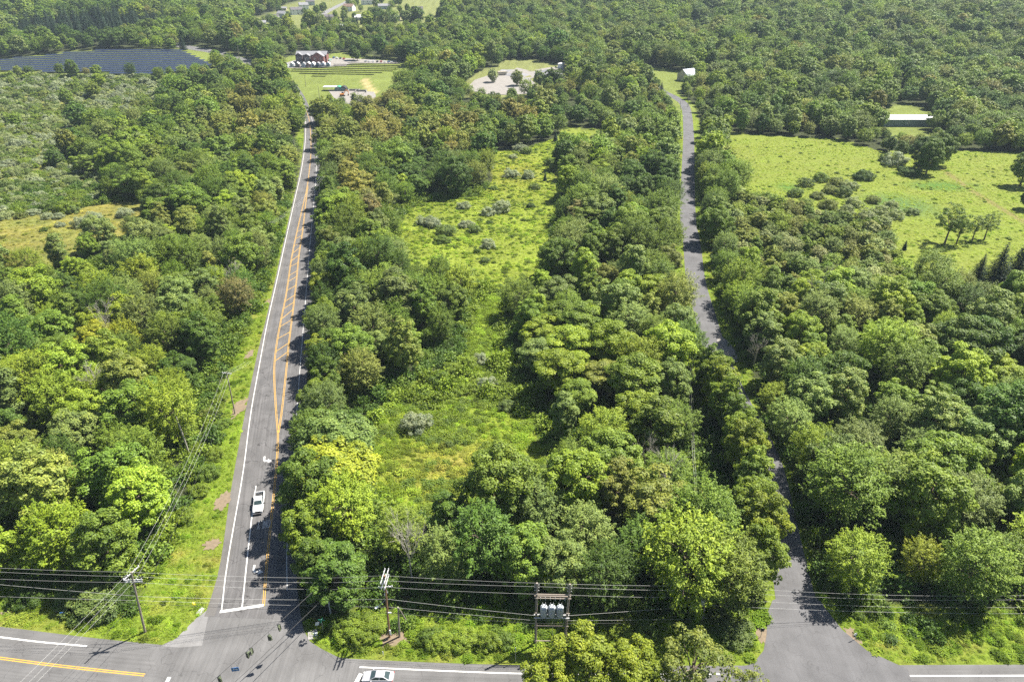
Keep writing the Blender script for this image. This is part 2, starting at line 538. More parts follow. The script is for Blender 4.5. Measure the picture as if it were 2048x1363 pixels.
# diagonal hatching of the painted median
yl, yr = np.array(YEL_L), np.array(YEL_R)
for k, py in enumerate([722, 700, 676, 655, 636, 617, 600, 583, 566, 550, 535, 520, 506, 492, 479, 466]):
    y0 = G(570, py)[1]
    i = int(np.argmin(abs(yl[:, 1] - y0))); j = int(np.argmin(abs(yr[:, 1] - (y0 + 5.0))))
    a, b = Vector(yl[i]), Vector(yr[j])
    line_mark('hatch_bar', [tuple(a), tuple((a + b) / 2), tuple(b)], 0.2, 0.046, M_YELLOW, main_road)

def arrow(parent, px, py, along, side):
    """left turn arrow painted in the lane for traffic coming towards the junction"""
    c = Vector(G(px, py)); t = Vector(along).normalized(); s = Vector((t.y, -t.x)) * side
    m = MB()
    def P(a, b):
        q = c + t * a + s * b
        return (q.x, q.y, 0.05)
    m.add([P(1.5, -0.55), P(1.5, -0.20), P(0.2, -0.20), P(-0.05, 0.0), P(-0.05, 0.5), P(-0.50, 0.5), P(-0.45, -0.35), P(0.2, -0.60)],
          [(0, 1, 2, 7), (7, 2, 3, 6), (6, 3, 4, 5)])
    m.add([P(0.35, 0.45), P(-0.55, 1.3), P(-0.95, 0.40)], [(0, 1, 2)])
    return m.build('turn_arrow', M_WHITE, parent)
ROAD_T = (Vector(G(565, 600)) - Vector(G(510, 1142))).normalized()
arrow(main_road, 512, 1141, ROAD_T, 1)
arrow(main_road, 532, 920, ROAD_T, 1)
# the word ONLY in tall lane lettering, read by traffic heading for the junction
def only_word(parent, px, py):
    c = Vector(G(px, py)); t = ROAD_T; s = Vector((t.y, -t.x))
    m = MB()
    H, W, k = 2.3, 0.42, 0.10
    def stroke(p, q):
        p, q = Vector(p), Vector(q)
        d = (q - p).normalized(); nn = Vector((-d.y, d.x)) * k / 2
        vs = []
        for v in (p + nn, p - nn, q - nn, q + nn):
            w = c - s * v.x + -t * v.y      # letters stand upside down from the camera's side
            vs.append((w.x, w.y, 0.05))
        m.add(vs, [(0, 1, 2, 3)])
    x = -1.2
    for ch in 'ONLY':
        if ch == 'O':
            a = [(x + W / 2 + W / 2 * math.cos(u), H / 2 + H / 2 * math.sin(u)) for u in [i * math.pi / 5 for i in range(11)]]
            for p, q in zip(a[:-1], a[1:]): stroke(p, q)
        elif ch == 'N':
            stroke((x, 0), (x, H)); stroke((x, H), (x + W, 0)); stroke((x + W, 0), (x + W, H))
        elif ch == 'L':
            stroke((x, 0), (x, H)); stroke((x, 0.05), (x + W, 0.05))
        else:
            stroke((x, H), (x + W / 2, H / 2)); stroke((x + W, H), (x + W / 2, H / 2)); stroke((x + W / 2, H / 2), (x + W / 2, 0))
        x += W + 0.22
    return m.build('lane_lettering', M_WHITE, parent)
only_word(main_road, 528, 1040)

# cross road along the bottom
cross_road = struct(sheet('cross_road', offset_line(CROSS_C, CROSS_W), offset_line(CROSS_C, -CROSS_W), 0.018, M_ASPH2, None, 6))
nC = len(CROSS_C)
cx = np.array(CROSS_C)
iW = int(np.argmin(abs(cx[:, 0] - G(336, 1353)[0]))); 
for d in (0.16, -0.16):
    line_mark('centre_line', offset_line(CROSS_C[:iW], d), 0.16, 0.032, M_YELLOW, cross_road)
line_mark('stop_line', GP([(339, 1353), (332, 1366), (322, 1386)]), 0.55, 0.033, M_WHITE, cross_road)
line_mark('edge_line', smooth(GP([(-300, 1240), (-100, 1262), (0, 1273), (82, 1283), (174, 1291)]), 2), 0.26, 0.032, M_WHITE, cross_road)
line_mark('edge_line', smooth(GP([(719, 1333), (797, 1336.5), (900, 1341), (1047, 1346), (1250, 1347), (1440, 1346.5)]), 2), 0.22, 0.032, M_WHITE, cross_road)
line_mark('edge_line', smooth(GP([(1808, 1350.5), (1920, 1350.5), (2048, 1350), (2300, 1349)]), 2), 0.24, 0.032, M_WHITE, cross_road)
line_mark('stop_line', GP([(722, 1346), (716, 1356), (708, 1374)]), 0.6, 0.033, M_WHITE, cross_road)
# flared junction pavements
struct(flat('junction_pavement', GP([(300, 1300), (360, 1272), (410, 1228), (500, 1222), (602, 1232), (607, 1258), (620, 1282), (642, 1296), (674, 1312), (715, 1325), (800, 1336), (800, 1368), (600, 1390), (330, 1375)]), 0.024, M_ASPH2))
struct(flat('pale_apron', GP([(324, 1291), (352, 1276), (392, 1236), (421, 1214), (413, 1248), (404, 1290), (360, 1294)]), 0.028, M_PALE))
# side road up the right
side_road = struct(sheet('side_road', offset_line(SIDE_C, SIDE_W), offset_line(SIDE_C, -SIDE_W), 0.030, M_ASPH3, None, 4))
struct(flat('side_road_mouth', GP([(1545, 1200), (1616, 1165), (1648, 1212), (1684, 1258), (1734, 1300), (1815, 1337), (1830, 1380), (1430, 1380), (1462, 1337), (1506, 1326), (1527, 1300), (1533, 1270), (1535, 1225)]), 0.034, M_ASPH3))
struct(flat('gravel_pull_off', GP([(1438, 668), (1456, 682), (1474, 706), (1478, 722), (1462, 730), (1440, 722), (1428, 700)]), 0.038, M_GRAVEL))
lane = sheet('distant_highway', *[offset_line(smooth(GP([(345, 88), (388, 97), (430, 104), (470, 116), (500, 124), (556, 148)]), 4), d) for d in (6.5, -6.5)], 0.05, M_ASPH2, None, 3)
struct(lane)
struct(sheet('hamlet_street', *[offset_line(smooth(GP([(716, -14), (700, 0), (676, 12), (655, 23), (640, 33)]), 4), d) for d in (5, -5)], 0.08, M_PALE, None, 2))

# ------------------------------------------------------------------ zones of the ground
Z_LOW = GP([(722, 975), (728, 880), (760, 830), (800, 800), (870, 815), (950, 785), (1020, 815), (1085, 845), (1095, 920), (1075, 985), (1000, 1005), (900, 1040), (770, 1020)])
Z_STRIP = GP([(930, 745), (936, 680), (945, 630), (975, 592), (1015, 585), (1008, 640), (995, 690), (985, 745)])
Z_UP = GP([(796, 450), (815, 420), (861, 402), (958, 391), (985, 360), (990, 303), (1050, 298), (1111, 276), (1130, 252), (1180, 258), (1230, 264), (1225, 290), (1185, 308), (1120, 318), (1100, 335), (1128, 372), (1110, 425), (1098, 500), (1080, 570), (1010, 600), (975, 570), (930, 560), (860, 560), (815, 548), (797, 490)])
Z_FIELD = GP([(1416, 252), (1490, 268), (1580, 272), (1676, 277), (1760, 302), (1900, 300), (2060, 306), (2300, 330), (2300, 560), (2060, 560), (1960, 590), (1830, 580), (1795, 520), (1762, 452), (1700, 450), (1610, 430), (1560, 410), (1472, 385), (1440, 300)])
Z_TAN = GP([(-260, 440), (-60, 436), (0, 434), (140, 420), (237, 402), (292, 404), (292, 452), (222, 488), (150, 528), (40, 555), (-60, 560), (-260, 560)])
Z_SCRUB = GP([(-260, 442), (-260, 150), (130, 152), (300, 156), (345, 170), (320, 200), (330, 228), (250, 262), (175, 270), (150, 320), (210, 345), (230, 390), (140, 425), (0, 440)])
Z_VERGE = GP([(255, 1205), (335, 1085), (368, 1000), (414, 950), (428, 895), (430, 830), (442, 770), (474, 700), (503, 640), (530, 570), (555, 490), (579, 410), (598, 345), (604, 300), (596, 290), (590, 270), (606, 250), (616, 300), (612, 400), (590, 520), (560, 680), (520, 900), (480, 1150), (440, 1240), (330, 1290), (300, 1270)])
Z_NW = GP([(-300, 1420), (-300, 1130), (-100, 1158), (20, 1172), (120, 1182), (250, 1180), (320, 1240), (330, 1300), (300, 1420)])
Z_NE = GP([(600, 1420), (604, 1240), (640, 1232), (700, 1222), (780, 1215), (1080, 1213), (1380, 1222), (1545, 1210), (1540, 1420)])
Z_E = GP([(1590, 1420), (1612, 1150), (1665, 1196), (1740, 1210), (1880, 1216), (2060, 1220), (2400, 1226), (2400, 1420)])
Z_SOLAR = GP([(-140, 122), (60, 114), (147, 103), (246, 98), (372, 101), (430, 130), (424, 146), (300, 156), (180, 152), (-140, 150)])
Z_HWY = GP([(330, 86), (390, 92), (440, 100), (490, 112), (540, 128), (520, 140), (470, 140), (420, 128), (365, 104)])
Z_GREEN = GP([(520, 128), (560, 118), (600, 108), (690, 106), (800, 122), (842, 136), (815, 175), (780, 205), (700, 208), (650, 208), (636, 225), (618, 222), (600, 195), (575, 168), (545, 146)])
Z_PIT = GP([(915, 186), (935, 158), (960, 142), (1010, 122), (1065, 118), (1130, 130), (1150, 145), (1140, 172), (1080, 190), (1000, 196), (940, 196)])
Z_HAMLET = GP([(468, 52), (505, 34), (545, 24), (580, 6), (640, -14), (960, -14), (900, 20), (872, 50), (800, 52), (720, 58), (660, 62), (610, 64), (530, 66)])
Z_HOUSE = GP([(1264, 130), (1300, 132), (1352, 140), (1400, 150), (1395, 172), (1350, 192), (1375, 205), (1400, 216), (1395, 230), (1350, 225), (1330, 205), (1300, 188), (1282, 165)])
Z_BARN = GP([(1745, 225), (1790, 206), (1850, 208), (1870, 230), (1858, 280), (1770, 280)])
Z_CORR = GP([(722, 890), (752, 815), (800, 775), (860, 748), (925, 722), (933, 650), (950, 600), (985, 560), (1030, 560), (1016, 640), (1004, 690), (1030, 755), (1060, 815), (1095, 850), (1000, 880), (800, 880)])
_sl, _sr = offset_line(SIDE_C, SIDE_W + 2.6), offset_line(SIDE_C, -SIDE_W - 1.6)
_wl, _wr = offset_line(SIDE_C, SIDE_W + 5.2), offset_line(SIDE_C, -SIDE_W - 4.2)
Z_ROADSIDE_R = [b if p[1] > 150 else a for a, b, p in zip(_sl, _wl, SIDE_C)] + [b if p[1] > 150 else a for a, b, p in zip(_sr, _wr, SIDE_C)][::-1]
Z_MAIN = offset_line(LEFT_EDGE, 2.0) + offset_line(RIGHT_EDGE, -3.4)[::-1]
Z_JUNC = GP([(290, 1420), (300, 1290), (380, 1225), (440, 1150), (600, 1185), (640, 1240), (640, 1420)])
Z_MOUTH = GP([(1440, 1420), (1520, 1330), (1535, 1160), (1600, 1120), (1700, 1240), (1900, 1420)])
_hc = [p for p in SIDE_C if 84 < p[1] < 152]
Z_LINECUT = offset_line(_hc, SIDE_W + 12.5) + offset_line(_hc, SIDE_W + 5.0)[::-1]
Z_CROSS = offset_line(CROSS_C, CROSS_W + 3) + offset_line(CROSS_C, -CROSS_W - 60)[::-1]
CLEAR = [Z_LOW, Z_STRIP, Z_UP, Z_FIELD, Z_TAN, Z_VERGE, Z_NW, Z_NE, Z_E, Z_SOLAR, Z_HWY, Z_GREEN, Z_PIT, Z_HAMLET, Z_HOUSE, Z_BARN, Z_ROADSIDE_R, Z_MAIN, Z_CROSS, Z_JUNC, Z_MOUTH, Z_CORR, Z_LINECUT]

def in_any(x, y, polys):
    m = np.zeros(np.shape(x), bool)
    for p in polys:
        m |= inpoly(x, y, p)
    return m

# colours of the ground cover itself (soil, grasses), linear
C_FOREST = np.array((0.040, 0.048, 0.020))
C_LUSH = np.array((0.134, 0.170, 0.022)); C_STRAW = np.array((0.230, 0.195, 0.050))
def meadow_colour(x, y, kind):
    a = np.clip(0.5 + 0.5 * fnoise(x, y, 16.0), 0, 1)[..., None]
    b = np.clip(0.5 + 0.6 * fnoise(x + 40, y - 70, 4.5), 0, 1)[..., None]
    if kind == 'low':
        cx0, cy0 = G(905, 930)
        d = np.hypot((x - cx0) / 17, (y - cy0) / 11)[..., None]
        s = np.clip(1.15 - d, 0, 1) * (0.35 + 0.65 * b)
        return (C_LUSH * (0.8 + 0.5 * b)) * (1 - s) + C_STRAW * s
    if kind == 'up':
        cx0, cy0 = G(1030, 345)
        d = np.hypot((x - cx0) / 26, (y - cy0) / 55)[..., None]
        s = np.clip(1.0 - d, 0, 1) * (0.2 + 0.75 * b)
        base = np.array((0.146, 0.180, 0.026)) * (0.85 + 0.4 * a)
        return base * (1 - s) + np.array((0.205, 0.190, 0.038)) * s
    if kind == 'field':
        base = np.array((0.142, 0.182, 0.027)) * (1 - 0.22 * a * b) + np.array((0.022, 0.012, 0.008)) * a
        return base
    if kind == 'tan':
        return np.array((0.192, 0.172, 0.044)) * (0.75 + 0.5 * b) * (1 - 0.35 * a * np.array((1.0, 0.6, 0.8)))
    if kind == 'scrub':
        return np.array((0.150, 0.155, 0.042)) * (0.7 + 0.6 * b)
    if kind == 'verge':
        s = np.clip(a * b * 1.5 - 0.35, 0, 1)
        return np.array((0.118, 0.165, 0.019)) * (0.85 + 0.3 * b) * (1 - s) + np.array((0.165, 0.160, 0.035)) * s
    if kind == 'lawn':
        return np.array((0.135, 0.165, 0.038)) * (0.85 + 0.3 * a)
    if kind == 'dry':
        return np.array((0.150, 0.165, 0.055)) * (0.85 + 0.3 * b)
PAINT = [(Z_SCRUB, 'scrub'), (Z_CORR, 'up'), (Z_LOW, 'low'), (Z_STRIP, 'up'), (Z_UP, 'up'), (Z_FIELD, 'field'), (Z_TAN, 'tan'), (Z_VERGE, 'verge'), (Z_NW, 'verge'), (Z_NE, 'verge'), (Z_E, 'verge'),
         (Z_ROADSIDE_R, 'verge'), (Z_SOLAR, 'lawn'), (Z_HWY, 'lawn'), (Z_GREEN, 'lawn'), (Z_PIT, 'dry'), (Z_HAMLET, 'dry'), (Z_HOUSE, 'lawn'), (Z_BARN, 'lawn')]

def build_ground():
    xs = np.r_[-np.geomspace(3600, 262, 46), np.arange(-260, 261, 1.8), np.geomspace(262, 3600, 46)]
    ys = np.r_[np.geomspace(-300, -30, 5)[:0], np.linspace(-400, 50, 12), np.arange(52, 440, 1.8), np.geomspace(442, 4200, 110)]
    X, Y = np.meshgrid(xs, ys)
    Zz = E(X, Y) + np.where((Y > 60) & (Y < 430), 0.10 * np.clip(fnoise(X, Y, 7.0), -1, 1), 0.0)
    road = np.minimum.reduce([polyline_dist(X, Y, LEFT_EDGE[::3]), polyline_dist(X, Y, RIGHT_EDGE[::3]), polyline_dist(X, Y, SIDE_C[::3]), polyline_dist(X, Y, CROSS_C[::3])])
    rd = in_any(X, Y, [Z_MAIN, Z_ROADSIDE_R, Z_CROSS]) | (Y < 78)
    Zz = np.where(rd | (road < 9), E(X, Y), Zz)
    col = np.zeros(X.shape + (3,)) + C_FOREST
    jx = X + 1.4 * fnoise(X, Y, 3.0); jy = Y + 1.4 * fnoise(X + 90, Y + 31, 3.0)
    for poly, kind in PAINT:
        m = inpoly(jx, jy, poly)
        if m.any():
            col[m] = meadow_colour(X[m], Y[m], kind)
    # darker wet rushes, the mown track across the field, the worn strip through the lawn
    for (px, py, rx, ry, c) in ((1885, 372, 22, 12, (0.075, 0.140, 0.024)), (1800, 408, 20, 22, (0.085, 0.140, 0.035)), (1578, 375, 8, 10, (0.08, 0.145, 0.024))):
        cx0, cy0 = G(px, py)
        d = np.hypot((jx - cx0) / rx, (jy - cy0) / ry)
        w = np.clip(1.5 - 1.5 * d, 0, 1)[..., None]
        col = col * (1 - w) + np.array(c) * w
    for pts, c, wd in ((GP([(1885, 338), (1930, 372), (1990, 410), (2060, 450)]), (0.16, 0.14, 0.05), 1.6), (GP([(728, 158), (738, 175), (748, 186)]), (0.36, 0.29, 0.14), 3.0)):
        w = np.clip(1.4 - polyline_dist(X, Y, pts) / wd, 0, 1)[..., None]
        col = col * (1 - w) + np.array(c) * w
    nx, ny = len(xs), len(ys)
    V = np.stack([X.ravel(), Y.ravel(), Zz.ravel()], 1)
    i = np.arange(nx * (ny - 1)).reshape(ny - 1, nx)[:, :-1].ravel()
    F = np.stack([i, i + 1, i + nx + 1, i + nx], 1)
    me = bpy.data.meshes.new('ground')
    me.vertices.add(len(V)); me.vertices.foreach_set('co', V.ravel())
    me.loops.add(F.size); me.loops.foreach_set('vertex_index', F.ravel().astype(np.int32))
    me.polygons.add(len(F)); me.polygons.foreach_set('loop_start', np.arange(0, F.size, 4, dtype=np.int32))
    at = me.attributes.new('zone', 'FLOAT_COLOR', 'POINT')
    at.data.foreach_set('color', np.concatenate([col.reshape(-1, 3), np.ones((len(V), 1))], 1).ravel().astype(np.float32))
    me.update(calc_edges=True)
    me.polygons.foreach_set('use_smooth', [True] * len(F))
    me.materials.append(M_GROUND)
    o = bpy.data.objects.new('ground', me)
    COL.objects.link(o)
    return struct(o)
build_ground()
# bare patches beside the roads, stone yards
def blot(name, px, py, rx, ry, z, material, seed, parent=None):
    c = G(px, py); r_ = random.Random(seed)
    pts = []
    for k in range(34):
        t = 2 * math.pi * k / 34; q = r_.uniform(0.6, 1.1)
        pts.append((c[0] + rx * q * math.cos(t), c[1] + ry * q * math.sin(t)))
    return struct(flat(name, pts, z, material))
for k, (px, py, rx, ry) in enumerate([(446, 1001, 1.5, 3.2), (424, 1088, 1.7, 1.9), (478, 815, 1.6, 5.2), (376, 1020, 0.7, 1.3), (499, 708, 1.2, 3.0), (533, 606, 1.0, 3.0), (1523, 1264, 1.1, 2.6), (1706, 1270, 1.4, 2.2), (786, 1275, 3.2, 2.2), (60, 1222, 6.0, 1.0), (235, 1222, 3.0, 1.0)]):
    blot('bare_earth_patch', px, py, rx, ry, 0.09 if py < 1200 else 0.02, M_DIRT, k)
for k, (px, py, rx, ry) in enumerate([(705, 188, 24, 34)]):
    struct(flat('storage_yard', GP([(655, 179), (668, 196), (690, 212), (745, 212), (752, 192), (748, 184), (700, 182)]), 0.15, M_GRAVEL))
struct(flat('car_park', GP([(562, 136), (578, 124), (600, 118), (640, 118), (680, 116), (730, 119), (790, 123), (800, 127), (700, 128), (690, 133), (600, 137)]), 0.2, M_GRAVEL))
struct(flat('gravel_pit_floor', GP([(930, 180), (950, 160), (975, 152), (1010, 148), (1035, 136), (1060, 142), (1095, 136), (1130, 132), (1136, 140), (1090, 150), (1060, 158), (1075, 172), (1080, 186), (1030, 190), (980, 190)]), 0.25, M_GRAVEL))

M_PATCH = mat('dry_grass_patch', (0.150, 0.155, 0.050), 0.95, 0.4, 0.3, detail=8)
for k, (px, py, rx, ry) in enumerate([(1062, 152, 14, 9), (1005, 172, 9, 7), (1090, 142, 18, 7), (975, 178, 7, 6), (1050, 180, 12, 8)]):
    blot('grass_patch', px, py, rx, ry, 0.29, M_PATCH, 40 + k)
for k, (px, py, rx, ry) in enumerate([(1035, 158, 12, 9), (1020, 142, 12, 7)]):
    blot('stony_patch', px, py, rx, ry, 0.27, M_GRAVEL_D, 60 + k)
# ------------------------------------------------------------------ plant meshes
def leaf_mesh(name, P, Nn, S, tone, aspect=0.62, long_axis=None):
    """many diamond leaves: centres P, normals Nn, sizes S, one tone each"""
    n = len(P)
    rnd = RNG.normal(size=(n, 3)) if long_axis is None else long_axis + 0.25 * RNG.normal(size=(n, 3))
    Nn = Nn / np.linalg.norm(Nn, axis=1, keepdims=True)
    t1 = rnd - Nn * np.sum(rnd * Nn, 1, keepdims=True)
    t1 /= np.linalg.norm(t1, axis=1, keepdims=True) + 1e-9
    t2 = np.cross(Nn, t1)
    h = S[:, None] * 0.5
    V = np.empty((n, 4, 3))
    V[:, 0] = P - t1 * h; V[:, 1] = P + t2 * h * aspect + Nn * h * 0.15
    V[:, 2] = P + t1 * h; V[:, 3] = P - t2 * h * aspect + Nn * h * 0.15
    me = bpy.data.meshes.new(name)
    me.vertices.add(n * 4); me.vertices.foreach_set('co', V.ravel())
    me.loops.add(n * 4); me.loops.foreach_set('vertex_index', np.arange(n * 4, dtype=np.int32))
    me.polygons.add(n); me.polygons.foreach_set('loop_start', np.arange(0, n * 4, 4, dtype=np.int32))
    at = me.attributes.new('tone', 'FLOAT', 'FACE')
    at.data.foreach_set('value', np.clip(tone, 0, 1).astype(np.float32))
    me.update(calc_edges=True)
    me.materials.append(M_LEAF)
    return me

def unit(v):
    return v / (np.linalg.norm(v, axis=-1, keepdims=True) + 1e-9)

def sphere_dirs(n, rng):
    return unit(rng.normal(size=(n, 3)))

def fib(n, rng):
    i = np.arange(n) + 0.5
    ph = np.arccos(1 - 2 * i / n); th = math.pi * (1 + 5 ** 0.5) * i + rng.uniform(0, 6)
    d = np.stack([np.cos(th) * np.sin(ph), np.sin(th) * np.sin(ph), np.cos(ph)], 1)
    return unit(d + 0.12 * rng.normal(size=d.shape))

def crown_points(kind, H, Rr, rng, dens=1.0, leaf=0.40):
    """returns leaf centres, normals, sizes, tones, long axis, puff centres"""
    P, NN, S, T, A = [], [], [], [], []
    up = np.array((0, 0, 1.0))
    if kind in ('maple', 'oval', 'poplar', 'locust', 'sparse', 'shrub', 'vine'):
        zb = {'maple': 0.16, 'oval': 0.12, 'poplar': 0.10, 'locust': 0.30, 'sparse': 0.34, 'shrub': -0.25, 'vine': -0.05}[kind] * H
        zc, hz = (H + zb) / 2, (H - zb) / 2
        rp0 = {'maple': (0.11, 0.27), 'oval': (0.12, 0.28), 'poplar': (0.30, 0.46), 'locust': (0.22, 0.36), 'sparse': (0.15, 0.26), 'shrub': (0.15, 0.42), 'vine': (0.2, 0.34)}[kind]
        npf = {'maple': 150, 'oval': 160, 'poplar': 85, 'locust': 58, 'sparse': 46, 'shrub': 58, 'vine': 80}[kind]
        d = fib(npf, rng)
        lob = 1 + 0.16 * np.sin(d[:, 0] * 3.1 + rng.uniform(0, 6)) * np.cos(d[:, 1] * 2.7 + rng.uniform(0, 6)) + 0.10 * np.sin(d[:, 2] * 5 + d[:, 0] * 4 + rng.uniform(0, 6))
        rad = rng.uniform(0.55, 1.12 if kind == 'shrub' else 1.0, npf) * lob
        C = d * rad[:, None] * np.array((Rr, Rr, hz))
        wide = 1.0 + (0.18 if kind in ('maple', 'oval') else 0.0) * np.clip(-C[:, 2] / hz, -1, 1) * 0.6
        C[:, :2] *= wide[:, None]
        if kind == 'locust':
            C[:, 2] = np.round(C[:, 2] / 1.5) * 1.5 + rng.normal(0, 0.25, npf)
        C[:, 2] += zc
        keep = C[:, 2] > 0.25
        C, d = C[keep], d[keep]
        for c, dd in zip(C, d):
            rp = rng.uniform(*rp0) * Rr
            n = int(dens * 1.15 * 4 * math.pi * rp * rp / (leaf * leaf * 0.62) * (0.62 if kind == 'sparse' else 1.0))
            n = max(6, n)
            u = unit(rng.normal(size=(n, 3)) + 0.75 * dd + 0.45 * up)
            flatz = {'locust': 0.42, 'sparse': 0.6}.get(kind, 0.78)
            q = c + u * rp * rng.uniform(0.62, 1.14, n)[:, None] * np.array((1, 1, flatz))
            P.append(q)
            NN.append(unit(u * 0.75 + up * 0.45 + rng.normal(size=(n, 3)) * 0.34))
            S.append(leaf * rng.uniform(0.65, 1.3, n))
            T.append(np.clip(rng.normal(0.5 + rng.normal(0, 0.13), 0.17, n), 0, 1))
            A.append(u)
        centres = C
    elif kind == 'ash':
        zb = 0.14 * H
        zc, hz = (H + zb) / 2, (H - zb) / 2
        ns = 330
        d = fib(ns, rng)
        lob = 1 + 0.2 * np.sin(d[:, 0] * 3.3 + rng.uniform(0, 6)) * np.cos(d[:, 1] * 3 + rng.uniform(0, 6)) + 0.08 * rng.normal(size=ns)
        C = d * (rng.uniform(0.55, 0.92, ns) * lob)[:, None] * np.array((Rr, Rr, hz))
        C[:, 2] += zc
        C = C[C[:, 2] > 0.4]; 
        for c in C:
            o = unit(np.array((c[0], c[1], (c[2] - zc) * 0.6)) / Rr + np.array((0, 0, 0.55)) + 0.25 * rng.normal(size=3))
            L = rng.uniform(0.9, 1.9) * Rr / 4.5
            n = max(5, int(dens * 34 * (0.4 / leaf) ** 2 * (Rr / 4.5) ** 2))
            t = rng.uniform(0, 1, n)
            wd = 0.42 * (1.1 - t) * Rr / 4.5
            q = c + o * (t * L)[:, None] + rng.normal(size=(n, 3)) * wd[:, None]
            P.append(q)
            NN.append(unit(up * 0.75 + rng.normal(size=(n, 3)) * 0.42 + o * 0.4))
            S.append(leaf * rng.uniform(0.6, 1.25, n))
            T.append(np.clip(rng.normal(0.45 + 0.12 * rng.normal() , 0.16, n) + 0.12 * t, 0, 1))
            A.append(np.tile(o, (n, 1)) + 0.3 * rng.normal(size=(n, 3)))
        centres = C
    elif kind == 'spruce':
        nl = 26
        cs = []
        for li in range(nl):
            t = li / (nl - 1)
            z = H * (0.05 + 0.93 * t); r = Rr * (1 - t) ** 0.85 * rng.uniform(0.85, 1.1) + 0.12
            nb = max(5, int(13 * (1 - t) + 4))
            for b in range(nb):
                a = 2 * math.pi * (b + rng.uniform(-.3, .3)) / nb + li * 1.1
                rr = r * rng.uniform(0.8, 1.12)
                n = max(4, int(dens * 16 * (0.4 / leaf) ** 2 * rr))
                s = rng.uniform(0.15, 1.0, n)
                dirn = np.array((math.cos(a), math.sin(a), 0))
                q = np.array((0, 0, z)) + dirn * (s * rr)[:, None] + rng.normal(size=(n, 3)) * np.array((0.16, 0.16, 0.08)) + up * (-0.28 * s * rr + 0.12 * s * s * rr)[:, None]
                P.append(q); NN.append(unit(up * 0.7 + dirn * 0.4 + rng.normal(size=(n, 3)) * 0.35))
                S.append(leaf * rng.uniform(0.7, 1.2, n)); T.append(np.clip(rng.normal(0.42, 0.16, n) + 0.15 * (s - 0.5), 0, 1)); A.append(np.tile(dirn, (n, 1)))
            cs.append((0, 0, z))
        centres = np.array(cs)
    elif kind == 'willow':
        ns = 260
        d = fib(ns, rng); d[:, 2] = abs(d[:, 2])
        C = d * np.array((Rr, Rr, H * 0.45)) * rng.uniform(0.55, 1.0, ns)[:, None] + np.array((0, 0, H * 0.52))
        for c in C:
            L = rng.uniform(0.25, 0.5) * H
            L = min(L, c[2] - 0.6)
            n = max(8, int(dens * 46 * (0.4 / leaf) ** 2))
            t = rng.uniform(0, 1, n)
            out = np.array((c[0], c[1], 0)) / Rr
            q = c + out * (0.5 * t)[:, None] - up * (t ** 1.3 * L)[:, None] + rng.normal(size=(n, 3)) * 0.28
            P.append(q); NN.append(unit(out * 0.6 + up * 0.5 + rng.normal(size=(n, 3)) * 0.5)); S.append(leaf * rng.uniform(0.6, 1.2, n))
            T.append(np.clip(rng.normal(0.52, 0.16, n), 0, 1)); A.append(np.tile(-up, (n, 1)))
        centres = C
    elif kind == 'bramble':
        ns = int(60 * dens)
        for _ in range(ns):
            a = rng.uniform(0, 6.28); r = Rr * math.sqrt(rng.uniform(0, 1)); h = H * (1 - (r / Rr) ** 2) * rng.uniform(0.5, 1.0) + 0.1
            n = 9
            q = np.array((r * math.cos(a), r * math.sin(a), h)) + rng.normal(size=(n, 3)) * 0.2 * Rr
            q[:, 2] = np.abs(q[:, 2]) + 0.03
            P.append(q); NN.append(unit(up * 0.8 + rng.normal(size=(n, 3)) * 0.5)); S.append(leaf * rng.uniform(0.6, 1.25, n)); T.append(np.clip(rng.normal(0.5, 0.2, n), 0, 1)); A.append(rng.normal(size=(n, 3)))
        centres = np.zeros((1, 3))
    elif kind == 'grass':
        ns = int(70 * dens)
        a = rng.uniform(0, 6.28, ns); r = Rr * np.sqrt(rng.uniform(0, 1, ns))
        tall = H * rng.uniform(0.4, 1.0, ns)
        q = np.stack([r * np.cos(a), r * np.sin(a), tall * 0.5], 1)
        o = np.stack([np.cos(a) * 0.9, np.sin(a) * 0.9, 0.7 * np.ones(ns)], 1) + 0.35 * rng.normal(size=(ns, 3))
        P.append(q); A.append(unit(o)); S.append(tall * 1.05); T.append(np.clip(rng.normal(0.5, 0.22, ns), 0, 1))
        NN.append(unit(np.stack([0.5 * np.cos(a), 0.5 * np.sin(a), 1.0 * np.ones(ns)], 1) + 0.4 * rng.normal(size=(ns, 3))))
        centres = np.zeros((1, 3))
    P = np.concatenate(P); NN = np.concatenate(NN); S = np.concatenate(S); T = np.concatenate(T); A = np.concatenate(A)
    P[:, 2] = np.maximum(P[:, 2], 0.05)
    return P, NN, S, T, A, centres

